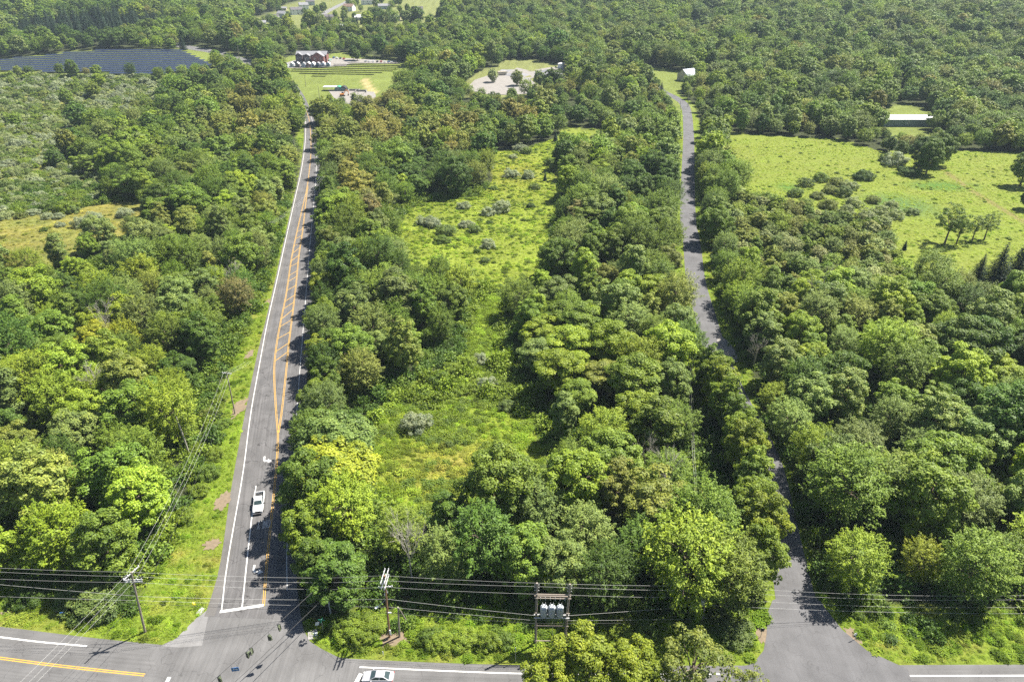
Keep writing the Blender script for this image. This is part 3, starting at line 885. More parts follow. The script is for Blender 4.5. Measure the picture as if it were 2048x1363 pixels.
def trunk_mesh(name, H, Rr, centres, rng, kind, material=None):
    m = MB()
    top = H * (0.93 if kind in ('spruce', 'poplar') else 0.66)
    r0 = 0.018 * H + 0.05
    bend = rng.normal(size=2) * 0.02 * H
    pts = [(0, 0, -0.3), (bend[0] * 0.3, bend[1] * 0.3, top * 0.33), (bend[0], bend[1], top * 0.7), (bend[0] * 0.8, bend[1] * 0.8, top)]
    m.tube(pts, [r0 * 1.25, r0 * 0.9, r0 * 0.6, r0 * 0.25], 7)
    if kind not in ('spruce', 'shrub') and len(centres) > 8:
        for c in centres[rng.choice(len(centres), min(len(centres), 16), replace=False)]:
            z0 = rng.uniform(0.28, 0.6) * H
            z0 = min(z0, c[2] - 0.2) if c[2] > 1 else 0.3 * c[2]
            s = np.array((bend[0] * z0 / H, bend[1] * z0 / H, z0))
            mid = s * 0.45 + c * 0.55 + np.array((0, 0, 0.05 * H)) * rng.uniform(0, 1)
            m.tube([s, mid, c], [r0 * 0.42, r0 * 0.26, r0 * 0.08], 5, cap=False)
    if kind == 'shrub':
        m = MB()
        for _ in range(6):
            a = rng.uniform(0, 6.28)
            m.tube([(0.1 * math.cos(a), 0.1 * math.sin(a), -0.1), (0.5 * Rr * math.cos(a), 0.5 * Rr * math.sin(a), H * 0.65)], [0.05, 0.02], 5, cap=False)
    me = bpy.data.meshes.new(name)
    me.from_pydata([tuple(p) for p in m.v], [], m.f)
    me.update()
    me.materials.append(material or M_BARK)
    return me

PROTO = {}
def proto(key, kind, H, Rr, seed, dens=1.0, leaf=0.40, aspect=0.62, use_axis=False):
    rng = np.random.default_rng(seed)
    P, NN, S, T, A, C = crown_points(kind, H, Rr, rng, dens, leaf)
    me = leaf_mesh('crown', P, NN, S, T, aspect, A if use_axis else None)
    if kind in ('grass',) or key.startswith('weed'):
        me.materials[0] = M_GRASS
    tr = trunk_mesh('trunk', H, Rr, C, rng, kind) if kind not in ('bramble', 'grass') else None
    PROTO[key] = dict(crown=me, trunk=tr, H=H, R=Rr, kind=kind)

NEAR_KEYS = dict(maple=[], ash=[])
for k in range(5):
    proto(f'maple{k}', 'maple', 13.5 + (k % 3), 4.7 + 0.25 * (k % 4), 100 + k, 1.0, 0.40); NEAR_KEYS['maple'].append(f'maple{k}')
for k in range(2):
    proto(f'oval{k}', 'oval', 15.0 + k, 4.0 + 0.3 * k, 130 + k, 1.0, 0.40); NEAR_KEYS['maple'].append(f'oval{k}')
for k in range(4):
    proto(f'ash{k}', 'ash', 13.0 + (k % 3), 4.4 + 0.2 * (k % 3), 150 + k, 1.25, 0.36, 0.42, True); NEAR_KEYS['ash'].append(f'ash{k}')
proto('poplar0', 'poplar', 15.5, 2.6, 170, 1.0, 0.36)
proto('locust0', 'locust', 12.5, 4.6, 180, 1.0, 0.38)
proto('locust1', 'locust', 11.5, 4.2, 181, 1.0, 0.38)
proto('sparse0', 'sparse', 12.0, 4.6, 190, 1.0, 0.36)
proto('sparse1', 'sparse', 11.0, 3.4, 191, 1.0, 0.36)
proto('spruce0', 'spruce', 13.0, 4.2, 200, 1.0, 0.42, 0.4, True)
proto('cedar0', 'spruce', 7.0, 1.7, 201, 1.2, 0.40, 0.45, True)
proto('willow0', 'willow', 15.0, 7.0, 210, 1.0, 0.45, 0.4, True)
for k in range(4):
    proto(f'shrub{k}', 'shrub', 2.6 + 0.3 * (k % 3), 2.1 + 0.2 * k, 220 + k, 0.85, 0.27, 0.5)
for k in range(3):
    proto(f'young{k}', 'maple' if k else 'ash', 6.5, 2.5, 230 + k, 1.0, 0.34)
# lighter versions for the far wood
for k in range(4):
    proto(f'far_maple{k}', 'maple', 14.0 + (k % 2), 5.0, 300 + k, 0.9, 0.78)
for k in range(2):
    proto(f'far_ash{k}', 'ash', 13.5, 4.8, 310 + k, 1.2, 0.70, 0.5, True)
proto('far_poplar0', 'poplar', 15.0, 2.8, 320, 0.9, 0.7)
proto('far_spruce0', 'spruce', 15.0, 3.4, 321, 1.0, 0.75, 0.45, True)
for k in range(3):
    proto(f'far_shrub{k}', 'shrub', 2.9, 2.6, 330 + k, 0.9, 0.5)
for k in range(3):
    proto(f'bramble{k}', 'bramble', 1.1, 1.3, 340 + k, 1.0, 0.34)
for k in range(3):
    proto(f'grass{k}', 'grass', 0.55, 0.55, 350 + k, 1.0, 0.3, 0.2, True)
for k in range(2):
    proto(f'weed{k}', 'bramble', 0.55, 0.75, 360 + k, 0.8, 0.24)

# leaf tints (linear albedo)
TINT = dict(deep=(0.062, 0.112, 0.017), mid=(0.108, 0.168, 0.022), bright=(0.158, 0.222, 0.022), yellow=(0.186, 0.232, 0.020), grey=(0.128, 0.180, 0.046),
            olive=(0.150, 0.182, 0.036), gold=(0.172, 0.178, 0.040), brown=(0.158, 0.155, 0.056), silver=(0.255, 0.295, 0.175), pale=(0.230, 0.272, 0.110), spruce=(0.024, 0.052, 0.024))
TNAME = dict(deep='dark green', mid='mid-green', bright='bright green', yellow='yellow-green', grey='greyish green', olive='olive green', gold='golden', brown='brownish', silver='silvery', pale='pale green', spruce='blackish green')

def stuff(name, keys, pts, rotz, scl, idx, tint, label=None):
    """one object that scatters plant meshes over points (a mass nobody could count)"""
    coll = bpy.data.collections.new(name + '_plants')
    for i, k in enumerate(keys):
        o = bpy.data.objects.new(f'{name}_plant_{i:02d}', PROTO[k]['crown'])
        coll.objects.link(o)
    n = len(pts)
    me = bpy.data.meshes.new(name)
    me.vertices.add(n); me.vertices.foreach_set('co', np.asarray(pts, np.float32).ravel())
    def attr(nm, t, dom, key, data):
        a = me.attributes.new(nm, t, dom); a.data.foreach_set(key, data)
    tilt = RNG.normal(0, 0.04, (n, 2))
    attr('rot', 'FLOAT_VECTOR', 'POINT', 'vector', np.stack([tilt[:, 0], tilt[:, 1], rotz], 1).ravel().astype(np.float32))
    attr('scl', 'FLOAT_VECTOR', 'POINT', 'vector', np.asarray(scl, np.float32).ravel())
    attr('idx', 'INT', 'POINT', 'value', np.asarray(idx, np.int32))
    attr('tint', 'FLOAT_COLOR', 'POINT', 'color', np.concatenate([tint, np.ones((n, 1))], 1).ravel().astype(np.float32))
    me.materials.append(M_LEAF)
    ob = bpy.data.objects.new(name, me)
    COL.objects.link(ob)
    ng = bpy.data.node_groups.new(name + '_scatter', 'GeometryNodeTree')
    ng.interface.new_socket('Geometry', in_out='INPUT', socket_type='NodeSocketGeometry')
    ng.interface.new_socket('Geometry', in_out='OUTPUT', socket_type='NodeSocketGeometry')
    gi, go = ng.nodes.new('NodeGroupInput'), ng.nodes.new('NodeGroupOutput')
    ci = ng.nodes.new('GeometryNodeCollectionInfo')
    ci.inputs['Collection'].default_value = coll
    ci.inputs['Separate Children'].default_value = True
    ci.inputs['Reset Children'].default_value = True
    ip = ng.nodes.new('GeometryNodeInstanceOnPoints')
    ip.inputs['Pick Instance'].default_value = True
    def na(nm, t):
        q = ng.nodes.new('GeometryNodeInputNamedAttribute'); q.data_type = t; q.inputs['Name'].default_value = nm
        return q.outputs['Attribute']
    L = ng.links.new
    L(gi.outputs[0], ip.inputs['Points']); L(ci.outputs[0], ip.inputs['Instance'])
    L(na('idx', 'INT'), ip.inputs['Instance Index']); L(na('rot', 'FLOAT_VECTOR'), ip.inputs['Rotation']); L(na('scl', 'FLOAT_VECTOR'), ip.inputs['Scale'])
    L(ip.outputs[0], go.inputs[0])
    md = ob.modifiers.new('scatter', 'NODES'); md.node_group = ng
    ob['kind'] = 'stuff'
    if label:
        ob['label'] = label
        ob['category'] = name.replace('_', ' ')
    return ob

def plant(name, key, x, y, s, rz, tint, label=None, cat=None, group=None, lean=(0, 0), sz=None):
    """one plant of its own: thing > trunk, crown"""
    p = PROTO[key]
    e = empty(name, (x, y, float(E(x, y))), rz)
    e.rotation_euler = (lean[0], lean[1], rz)
    e.scale = (s, s, sz if sz else s)
    if p['trunk']:
        t = bpy.data.objects.new('trunk' if p['kind'] != 'shrub' else 'stems', p['trunk']); COL.objects.link(t); t.parent = e
    c = bpy.data.objects.new('crown', p['crown']); COL.objects.link(c); c.parent = e
    c['tint'] = [float(v) for v in tint]
    if label:
        tag(e, label, cat, group)
    return e

# ------------------------------------------------------------------ where the plants stand
def poisson(x, y, r, order=None):
    """keep points so that no two kept are closer than their own spacing"""
    cell = float(np.min(r))
    grid, keep = {}, []
    for i in range(len(x)):
        ri = r[i]; k = int(math.ceil(ri / cell))
        cx_, cy_ = int(x[i] // cell), int(y[i] // cell)
        ok = True
        for a in range(cx_ - k, cx_ + k + 1):
            for b in range(cy_ - k, cy_ + k + 1):
                for j in grid.get((a, b), ()):
                    if (x[i] - x[j]) ** 2 + (y[i] - y[j]) ** 2 < ri * ri:
                        ok = False; break
                if not ok: break
            if not ok: break
        if ok:
            grid.setdefault((cx_, cy_), []).append(i); keep.append(i)
    return np.array(keep, int)

def in_view(x, y, h, mx=140, my=60):
    px, py, d = proj(x, y, E(x, y) + h)
    bx, by, d2 = proj(x, y, E(x, y))
    return (d > 20) & (px > -mx) & (px < 2048 + mx) & (by > -my) & (py < 1363 + 120)

Z_THICKET = GP([(1470, 560), (1468, 400), (1540, 405), (1610, 425), (1765, 450), (1800, 520), (1835, 590), (1700, 610), (1600, 600)])
Z_LOWTREES = [GP([(-80, 575), (40, 575), (150, 545), (292, 452), (330, 460), (250, 590), (60, 640), (-80, 640)]), GP([(470, 66), (880, 52), (890, 104), (690, 106), (560, 112), (480, 100)]), GP([(890, 196), (1170, 190), (1170, 240), (900, 240)]), GP([(1720, 262), (1900, 262), (1900, 300), (1720, 300)]), GP([(1270, 190), (1420, 190), (1420, 260), (1290, 250)]), GP([(-60, 142), (430, 148), (520, 140), (540, 190), (430, 190), (-60, 190)]), GP([(620, 208), (790, 205), (800, 245), (640, 245)])]
# individually read trees: ground pixel, mesh, scale, tint, label
SPECIAL = [
    (1158, 1396, 'maple1', 0.93, 'yellow', 'large yellow-green tree rising over the cross road at the bottom edge'),
    (1256, 1404, 'maple3', 0.84, 'yellow', 'lower yellow-green tree at the bottom edge beside the sparse olive tree'),
    (1096, 1424, 'maple2', 0.72, 'yellow', 'yellow-green tree at the bottom edge nearest the transformer rack'),
    (1372, 1405, 'sparse0', 1.16, 'olive', 'sparse olive tree on the near side of the cross road'),
    (1490, 1412, 'sparse1', 0.72, 'olive', 'small thin tree top poking up at the bottom edge by the side road mouth'),
    (1889, 487, 'sparse0', 1.3, 'mid', 'spreading field tree with a bare trunk and a round shadow'),
    (1912, 489, 'sparse1', 1.08, 'mid', 'leaning field tree close beside the spreading one'),
    (1944, 481, 'sparse1', 0.95, 'grey', 'thin field tree, left one of the slender pair'),
    (1968, 479, 'sparse1', 1.05, 'grey', 'thin field tree, right one of the slender pair'),
    (1503, 262, 'willow0', 1.05, 'pale', 'pale weeping willow at the near end of the field edge'),
    (1540, 238, 'willow0', 1.0, 'pale', 'pale weeping willow behind the first willow by the field'),
    (1852, 348, 'maple0', 1.3, 'mid', 'tall tree at the front of the clump in the field'),
    (1836, 338, 'maple2', 1.1, 'deep', 'dark tree inside the clump in the field'),
    (1872, 330, 'maple3', 1.25, 'mid', 'tree at the far side of the clump in the field'),
    (1800, 318, 'maple4', 0.70, 'grey', 'greyish tree at the left end of the field clump'),
    (1778, 304, 'maple1', 0.62, 'deep', 'low dark tree where the field clump meets the hedge'),
    (2040, 372, 'maple2', 1.1, 'mid', 'single tree at the right edge of the far field'),
    (2052, 418, 'maple0', 0.8, 'deep', 'dark tree at the right edge half way down the field'),
    (634, 1042, 'maple2', 1.08, 'mid', 'mid-green tree whose branches overhang the lane beside the white pickup'),
    (624, 1112, 'maple0', 0.92, 'bright', 'bright tree at the road edge between the pickup and the stop line'),
    (632, 925, 'ash1', 0.95, 'mid', 'feathery tree at the road edge just behind the pickup'),
    (148, 158, 'maple0', 1.15, 'mid', 'big round tree standing before the large solar field'),
]
sidec = np.array(SIDE_C)
HEDGE = []
for k, yy in enumerate(np.arange(84, 152, 5.8)):
    j = int(np.argmin(abs(sidec[:, 1] - yy)))
    HEDGE.append((sidec[j, 0] - SIDE_W - 3.0 + 0.5 * math.sin(k * 2.1), sidec[j, 1], ('oval0', 'oval1', 'maple2', 'oval0')[k % 4], 0.86 + 0.07 * math.sin(k * 1.7), ('bright', 'yellow', 'bright', 'mid')[k % 4]))
rowe = np.array(RIGHT_EDGE)
ROADROW = []
for k, yy in enumerate(list(np.arange(122, 330, 6.4)) + [84.5, 91]):
    j = int(np.argmin(abs(rowe[:, 1] - yy)))
    ROADROW.append((rowe[j, 0] + (5.4 if yy > 115 else 3.4) + 1.0 * math.sin(k * 2.3), rowe[j, 1], ('maple0', 'ash2', 'maple3', 'oval1', 'ash0', 'maple4')[k % 6], 0.84 + 0.12 * math.sin(k * 1.9) - (0.12 if yy < 100 else 0), ('mid', 'grey', 'bright', 'mid', 'deep', 'yellow' if yy < 200 else 'olive')[k % 6]))
CONIFERS = [
    (1985, 575, 'spruce0', 1.25, 'front one of the dark spruces by the field corner'),
    (2024, 568, 'spruce0', 1.3, 'tall dark spruce by the field corner at the right edge'),
    (2046, 590, 'spruce0', 0.95, 'dark spruce at the right edge, lowest of the field corner spruces'),
    (1955, 556, 'spruce0', 0.72, 'small dark spruce at the left of the field corner spruces'),
    (1449, 380, 'spruce0', 0.92, 'dark conifer beside the side road near the field'),
    (1446, 352, 'spruce0', 1.05, 'tall dark conifer behind the first one beside the side road'),
    (1111, 283, 'cedar0', 0.9, 'small bluish cedar at the far end of the upper clearing'),
    (1090, 362, 'cedar0', 0.62, 'small dark cedar in the upper clearing by the shrubs'),
    (367, 100, 'spruce0', 1.1, 'dark conifer standing alone beside the distant highway'),
    (1808, 500, 'cedar0', 0.55, 'little dark cedar at the edge of the right-hand field'),
    (1322, 188, 'spruce0', 0.75, 'dark conifer by the lawn of the pale-roofed house'),
    (1372, 172, 'spruce0', 0.8, 'dark conifer in front of the pale-roofed house'),
]
SHRUBS = [  # ground px, py, half width px, tint
    (833, 856, 25, 'silver'), (898, 892, 8, 'grey'), (1024, 354, 14, 'silver'), (1056, 356, 11, 'silver'), (926, 416, 12, 'silver'), (976, 429, 13, 'silver'), (1003, 423, 16, 'silver'),
    (864, 452, 17, 'silver'), (846, 448, 12, 'silver'), (892, 468, 17, 'grey'), (885, 484, 14, 'mid'), (932, 452, 13, 'silver'), (949, 464, 12, 'grey'), (976, 494, 13, 'silver'), (970, 524, 9, 'grey'),
    (1026, 316, 8, 'silver'), (979, 337, 8, 'silver'), (1036, 300, 13, 'silver'), (1053, 307, 9, 'grey'), (988, 378, 7, 'mid'), (1061, 414, 8, 'deep'), (979, 446, 6, 'deep'), (955, 505, 6, 'deep'),
    (1070, 378, 9, 'grey'), (1137, 392, 14, 'grey'), (1125, 350, 12, 'bright'), (1110, 340, 13, 'bright'), (1140, 336, 14, 'bright'), (1098, 330, 10, 'mid'), (1160, 352, 12, 'silver'), (1120, 395, 11, 'deep'),
    (960, 726, 15, 'silver'), (975, 775, 17, 'silver'), (1012, 815, 15, 'grey'), (940, 735, 16, 'bright'), (905, 745, 18, 'bright'), (875, 770, 20, 'mid'), (915, 785, 16, 'bright'), (845, 790, 14, 'mid'), (1000, 770, 15, 'bright'),
    (1725, 358, 16, 'deep'), (1826, 428, 13, 'grey'), (1788, 330, 20, 'silver'), (1817, 350, 17, 'deep'), (1770, 322, 12, 'deep'), (1705, 412, 15, 'pale'), (1730, 440, 18, 'pale'), (1760, 428, 15, 'pale'), (1782, 415, 12, 'pale'),
    (1790, 436, 15, 'pale'), (1768, 446, 13, 'pale'), (1745, 405, 12, 'olive'), (1635, 395, 13, 'olive'), (1660, 385, 14, 'olive'), (1690, 392, 14, 'grey'), (1610, 372, 13, 'grey'), (1640, 362, 14, 'mid'), (1672, 370, 15, 'olive'), (1700, 378, 15, 'pale'), (1590, 392, 13, 'mid'), (1610, 412, 15, 'bright'), (1655, 415, 15, 'olive'), (1690, 430, 15, 'pale'), (1640, 438, 15, 'mid'),
    (150, 424, 12, 'grey'), (190, 438, 13, 'silver'), (122, 452, 8, 'silver'), (165, 452, 14, 'silver'), (185, 456, 12, 'silver'), (250, 432, 15, 'silver'), (95, 437, 9, 'silver'), (118, 436, 10, 'silver'), (88, 462, 7, 'mid'),
    (195, 1215, 44, 'grey'), (150, 1200, 30, 'grey'), (240, 1195, 26, 'deep'), (60, 1195, 28, 'deep'), (700, 1268, 26, 'bright'), (735, 1258, 28, 'bright'), (690, 1250, 22, 'mid'), (722, 1285, 18, 'bright'),
    (880, 1290, 22, 'bright'), (930, 1285, 24, 'bright'), (980, 1290, 22, 'bright'), (1010, 1282, 18, 'mid'), (855, 1278, 18, 'mid'), (1245, 1278, 24, 'bright'), (1290, 1270, 22, 'mid'), (1330, 1255, 20, 'bright'), (1465, 1268, 32, 'grey'), (1330, 1205, 18, 'bright'), (1352, 1180, 16, 'bright'),
    (430, 915, 16, 'bright'), (425, 880, 18, 'mid'), (415, 950, 20, 'mid'), (395, 985, 18, 'bright'), (445, 850, 14, 'mid'), (370, 1040, 18, 'bright'), (440, 800, 13, 'bright'), (420, 835, 16, 'olive'), (390, 900, 16, 'bright'), (1700, 715, 14, 'bright'),
]
special_xy = [(h[0], h[1]) for h in HEDGE + ROADROW] + [G(s[0], s[1]) for s in SPECIAL] + [G(s[0], s[1]) for s in CONIFERS]
# height of the special trees south of the road: their feet lie just outside the frame
TREE_HUES = [  # seen in the photograph at crown height: px, py, radius px, tint
    (215, 640, 55, 'yellow'), (120, 700, 60, 'bright'), (60, 760, 60, 'bright'), (180, 800, 60, 'bright'), (80, 980, 55, 'olive'), (140, 1020, 80, 'yellow'), (230, 1000, 60, 'bright'), (330, 780, 45, 'bright'), (250, 520, 50, 'bright'), (180, 570, 40, 'bright'),
    (430, 520, 30, 'olive'), (480, 570, 20, 'brown'), (500, 620, 20, 'olive'), (110, 480, 50, 'grey'), (240, 470, 60, 'grey'), (350, 430, 40, 'olive'), (640, 780, 75, 'yellow'), (640, 900, 40, 'yellow'), (690, 1080, 55, 'gold'), (640, 1000, 35, 'olive'), (700, 990, 45, 'bright'),
    (690, 330, 34, 'gold'), (715, 375, 32, 'gold'), (740, 420, 26, 'brown'), (700, 280, 50, 'olive'), (640, 240, 45, 'olive'), (760, 230, 60, 'gold'), (820, 220, 30, 'olive'), (915, 262, 42, 'gold'), (940, 280, 26, 'olive'), (1040, 215, 26, 'gold'), (1090, 215, 24, 'olive'),
    (860, 330, 40, 'deep'), (880, 370, 50, 'deep'), (480, 215, 45, 'gold'), (540, 230, 40, 'olive'), (560, 200, 25, 'bright'), (440, 240, 40, 'olive'), (1150, 425, 22, 'brown'), (900, 500, 26, 'olive'), (830, 600, 90, 'mid'), (1165, 680, 50, 'bright'), (1180, 640, 40, 'bright'), (1080, 780, 40, 'mid'),
    (1300, 360, 60, 'deep'), (1290, 470, 60, 'mid'), (1450, 930, 55, 'yellow'), (1480, 820, 50, 'bright'), (1500, 1080, 60, 'bright'), (1440, 760, 40, 'mid'), (1790, 1040, 55, 'gold'), (1890, 1060, 70, 'yellow'), (1700, 1110, 50, 'bright'), (1640, 1130, 45, 'yellow'), (1720, 900, 60, 'grey'),
    (1840, 850, 70, 'grey'), (1690, 610, 34, 'olive'), (1610, 560, 40, 'bright'), (1480, 560, 40, 'bright'), (1400, 640, 35, 'bright'), (1330, 590, 45, 'olive'), (1330, 760, 50, 'grey'), (1250, 900, 60, 'mid'), (950, 1020, 80, 'deep'), (1130, 1010, 60, 'grey'), (1000, 930, 40, 'mid'), (770, 960, 30, 'olive'),
    (1330, 950, 50, 'olive'), (1240, 960, 40, 'olive'), (180, 45, 70, 'deep'), (100, 110, 60, 'mid'), (1750, 330, 20, 'deep'), (1560, 480, 60, 'olive'), (1620, 440, 60, 'grey'), (1300, 240, 40, 'mid'),
]

def candidate_trees():
    n1, n2 = 15000, 150000
    y1 = np.sqrt(RNG.uniform(70 ** 2, 345 ** 2, n1)); x1 = RNG.uniform(-1, 1, n1) * (0.70 * y1 + 75)
    y2 = np.sqrt(RNG.uniform(345 ** 2, 1650 ** 2, n2)); x2 = RNG.uniform(-1, 1, n2) * (0.70 * y2 + 70)
    x = np.r_[x1, x2]; y = np.r_[y1, y2]
    ok = ~in_any(x, y, CLEAR) & in_view(x, y, 14)
    # leave a margin for the crowns along the open ground
    for d0, polys in ((3.6, [Z_VERGE, Z_LOW, Z_UP, Z_STRIP, Z_CORR]), (1.5, [Z_FIELD, Z_TAN])):
        for p in polys:
            near = y < 420
            dd = np.full(x.shape, 99.0)
            dd[near] = polyline_dist(x[near], y[near], list(p) + [p[0]])
            ok &= dd > d0
    ok &= ~((inpoly(x, y, Z_SCRUB)) & (RNG.uniform(size=x.shape) > 0.008))
    sx = np.array(special_xy)
    for (a, b) in sx:
        ok &= np.hypot(x - a, y - b) > 4.5
    # keep sight lines: the bare tree, the field corner spruces
    for (px, py, rx, fr) in ((826, 1168, 3.6, 9), (1283, 965, 3.0, 6), (1985, 575, 4, 16), (2024, 568, 4, 16), (1449, 380, 3, 8), (1506, 735, 2.5, 6)):
        qx, qy = G(px, py)
        ok &= ~((abs(x - qx - (qy - y) * -qx / qy * 1.0) < rx) & (y < qy + 3) & (y > qy - fr))
    x, y = x[ok], y[ok]
    r = np.where(y < 345, 6.2 + RNG.uniform(0, 2.4, len(x)), np.clip(7.2 + (y - 345) * 0.006, 7.2, 12.5))
    r = np.where(inpoly(x, y, Z_THICKET), 3.6, r)
    k = poisson(x, y, r)
    return x[k], y[k]
tx, ty = candidate_trees()
nT = len(tx)
thick = inpoly(tx, ty, Z_THICKET)
t_scale = RNG.uniform(0.66, 1.14, nT) * (1 + 0.12 * np.clip(fnoise(tx, ty, 60.0), -1, 1))
t_scale = np.where((ty < 104) & (tx > -34) & (tx < 50), t_scale * 1.12, t_scale)
t_scale = np.where(ty > 345, t_scale * np.clip(1.05 + (ty - 345) * 0.0006, 1, 1.4), t_scale)
t_scale = np.where(ty > 345, t_scale * (0.95 + 0.22 * np.clip(fnoise(tx + 77, ty, 45.0), -1, 1)), t_scale)
t_scale = np.where(in_any(tx, ty, Z_LOWTREES), t_scale * 0.62, t_scale)
u1 = RNG.uniform(size=nT)
patch = fnoise(tx, ty, 28.0)
kind = np.where(u1 < 0.50 + 0.30 * np.clip(patch, -1, 1), 'maple', 'ash').astype(object)
kind[(RNG.uniform(size=nT) < 0.05)] = 'locust'
kind[(RNG.uniform(size=nT) < 0.05)] = 'poplar'
lx0, ly0 = G(1150, 760)
kind[(np.hypot((tx - lx0) / 14, (ty - ly0) / 22) < 1)] = 'locust'
kind[thick] = 'young'
t_rot = RNG.uniform(0, 6.28, nT)
cpx, cpy, cdep = proj(tx, ty, E(tx, ty) + 10.5 * t_scale)
hue = np.empty(nT, object)
big_n = fnoise(tx - 300, ty + 50, 75.0)
pn = fnoise(tx + 200, ty - 90, 22.0) + RNG.normal(0, 0.55, nT)
for i in range(nT):
    v = pn[i]
    hue[i] = 'deep' if v < -0.75 else 'mid' if v < 0.15 else 'grey' if v < 0.6 else 'bright' if v < 1.15 else 'olive'
    if ty[i] > 345 and RNG.uniform() < 0.05:
        hue[i] = 'gold' if RNG.uniform() < 0.4 else 'olive'
for (hx, hy, hr, hn) in TREE_HUES:
    d = np.hypot(cpx - hx, (cpy - hy) * 1.2)
    m = (d < hr) & (RNG.uniform(size=nT) < 0.9)
    hue[m] = hn
for i in np.where(thick)[0]:
    hue[i] = ('olive', 'pale', 'bright', 'grey', 'mid', 'olive')[RNG.integers(6)]
t_tint = np.array([TINT[h] for h in hue]) * RNG.uniform(0.82, 1.2, (nT, 1)) * (1 + RNG.normal(0, 0.03, (nT, 3))) * np.array((1.33, 1.27, 1.2)) * (1 + 0.12 * np.clip(big_n, -1, 1))[:, None]

def pick_key(kd, far, r_):
    if kd == 'young': return f'young{r_.randrange(3)}'
    if far:
        return {'maple': f'far_maple{r_.randrange(4)}', 'ash': f'far_ash{r_.randrange(2)}', 'locust': f'far_maple{r_.randrange(4)}', 'poplar': 'far_poplar0', 'spruce': 'far_spruce0'}[kd]
    return {'maple': r_.choice(NEAR_KEYS['maple']), 'ash': r_.choice(NEAR_KEYS['ash']), 'locust': f'locust{r_.randrange(2)}', 'poplar': 'poplar0'}[kd]
rk = random.Random(3)
# dark conifer plantation far off on the left
cdx, cdy = G(180, 62)
con = (np.hypot((tx - cdx) / 95, (ty - cdy) / 70) < 1) & (ty > 345)
kind[con] = 'spruce'; t_tint[con] = np.array(TINT['spruce']) * 1.1

# the trees that show largest are things of their own
frame = (cpx > -40) & (cpx < 2088) & (cpy > -20) & (cpy < 1400)
size = np.where(frame, t_scale / cdep, -1)
order = np.argsort(-size)
IND = {'round': [], 'feather': []}
for i in order:
    if size[i] <= 0: break
    g = 'feather' if kind[i] == 'ash' else 'round'
    if kind[i] == 'young' : continue
    if len(IND[g]) < 285 and ty[i] < 345:
        IND[g].append(i)
LANDMARKS = [('the white pickup', 520, 1010), ('the corner utility pole', 290, 1262), ('the roadside pole with a crossarm', 470, 825), ('the bare dead tree', 825, 1150), ('the transformer rack', 1100, 1285),
             ('the round silvery shrub', 833, 858), ('the mouth of the side road', 1580, 1230), ('the tan field', 140, 470), ('the pole with a grey can', 1408, 1235), ('the leaning grey pole', 660, 1218),
             ('the spreading field tree', 1889, 487), ('the gravel pull-off', 1470, 712), ('the point of the yellow hatching', 556, 865), ('the middle of the yellow hatching', 576, 610), ('the far end of the yellow hatching', 612, 410),
             ('the upper clearing', 960, 460), ('the grassy strip between the clearings', 965, 660), ('the bend of the side road', 1530, 920), ('the lower clearing', 1000, 960), ('the dark spruces by the field', 1985, 575),
             ('the sunlit stretch of the side road', 1380, 480), ('the bottom right grass strip', 1960, 1300), ('the bottom left grass strip', 60, 1240), ('the shrub thicket by the field', 1640, 480), ('the broken grey trunk', 365, 900), ('the bare tree by the lower clearing', 1283, 945)]
LM = np.array([G(a, b) for _, a, b in LANDMARKS])
ORD = ['first', 'second', 'third', 'fourth', 'fifth', 'sixth', 'seventh', 'eighth', 'ninth', 'tenth', 'eleventh', 'twelfth', 'thirteenth', 'fourteenth', 'fifteenth', 'sixteenth', 'seventeenth', 'eighteenth', 'nineteenth', 'twentieth']
_o9 = ORD[:9]
ORD += ['twenty-' + w for w in ORD[:9]] + ['thirtieth'] + ['thirty-' + w for w in ORD[:9]] + ['fortieth'] + ['forty-' + w for w in _o9] + ['fiftieth'] + ['fifty-' + w for w in _o9] + ['sixtieth'] + ['sixty-' + w for w in _o9] + ['seventieth'] + ['seventy-' + w for w in _o9] + ['eightieth'] + ['eighty-' + w for w in _o9]
buckets = {}
for g, lst in IND.items():
    for i in lst:
        d = np.hypot(LM[:, 0] - tx[i], LM[:, 1] - ty[i]); j = int(np.argmin(d))
        dx, dy = tx[i] - LM[j, 0], ty[i] - LM[j, 1]
        where = ('right of' if dx > 0 else 'left of') if abs(dx) > abs(dy) else ('behind' if dy > 0 else 'in front of')
        buckets.setdefault((g, j, where), []).append((d[j], i))
for (g, j, where), lst in buckets.items():
    lst.sort()
    for rank, (_, i) in enumerate(lst):
        o_ = ORD[rank] if rank < len(ORD) else 'outlying'
        word = {'round': 'rounded tree', 'feather': 'feathery tree'}[g]
        if kind[i] == 'poplar': word = 'narrow tree'
        lab = f"{TNAME[hue[i]]} {word}, {o_} one {where} {LANDMARKS[j][0]}"
        plant('broadleaf_tree' if g == 'round' else 'ash_tree', pick_key(kind[i], False, rk), tx[i], ty[i], t_scale[i] * rk.uniform(1.05, 1.3), t_rot[i], t_tint[i], lab, 'tree', 'trees of the roadside woods', lean=(rk.gauss(0, 0.03), rk.gauss(0, 0.03)), sz=t_scale[i] * rk.uniform(0.95, 1.12))
done = np.zeros(nT, bool)
for lst in IND.values(): done[lst] = True
rest = np.where(~done)[0]
FKEYS = sorted(set([f'far_maple{k}' for k in range(4)] + [f'far_ash{k}' for k in range(2)] + ['far_poplar0', 'far_spruce0'] + NEAR_KEYS['maple'] + NEAR_KEYS['ash'] + ['locust0', 'locust1', 'poplar0', 'young0', 'young1', 'young2']))
ki = {k: i for i, k in enumerate(FKEYS)}
idx = [ki[pick_key(kind[i], ty[i] > 330 and kind[i] != 'young' or kind[i] == 'spruce', rk)] for i in rest]
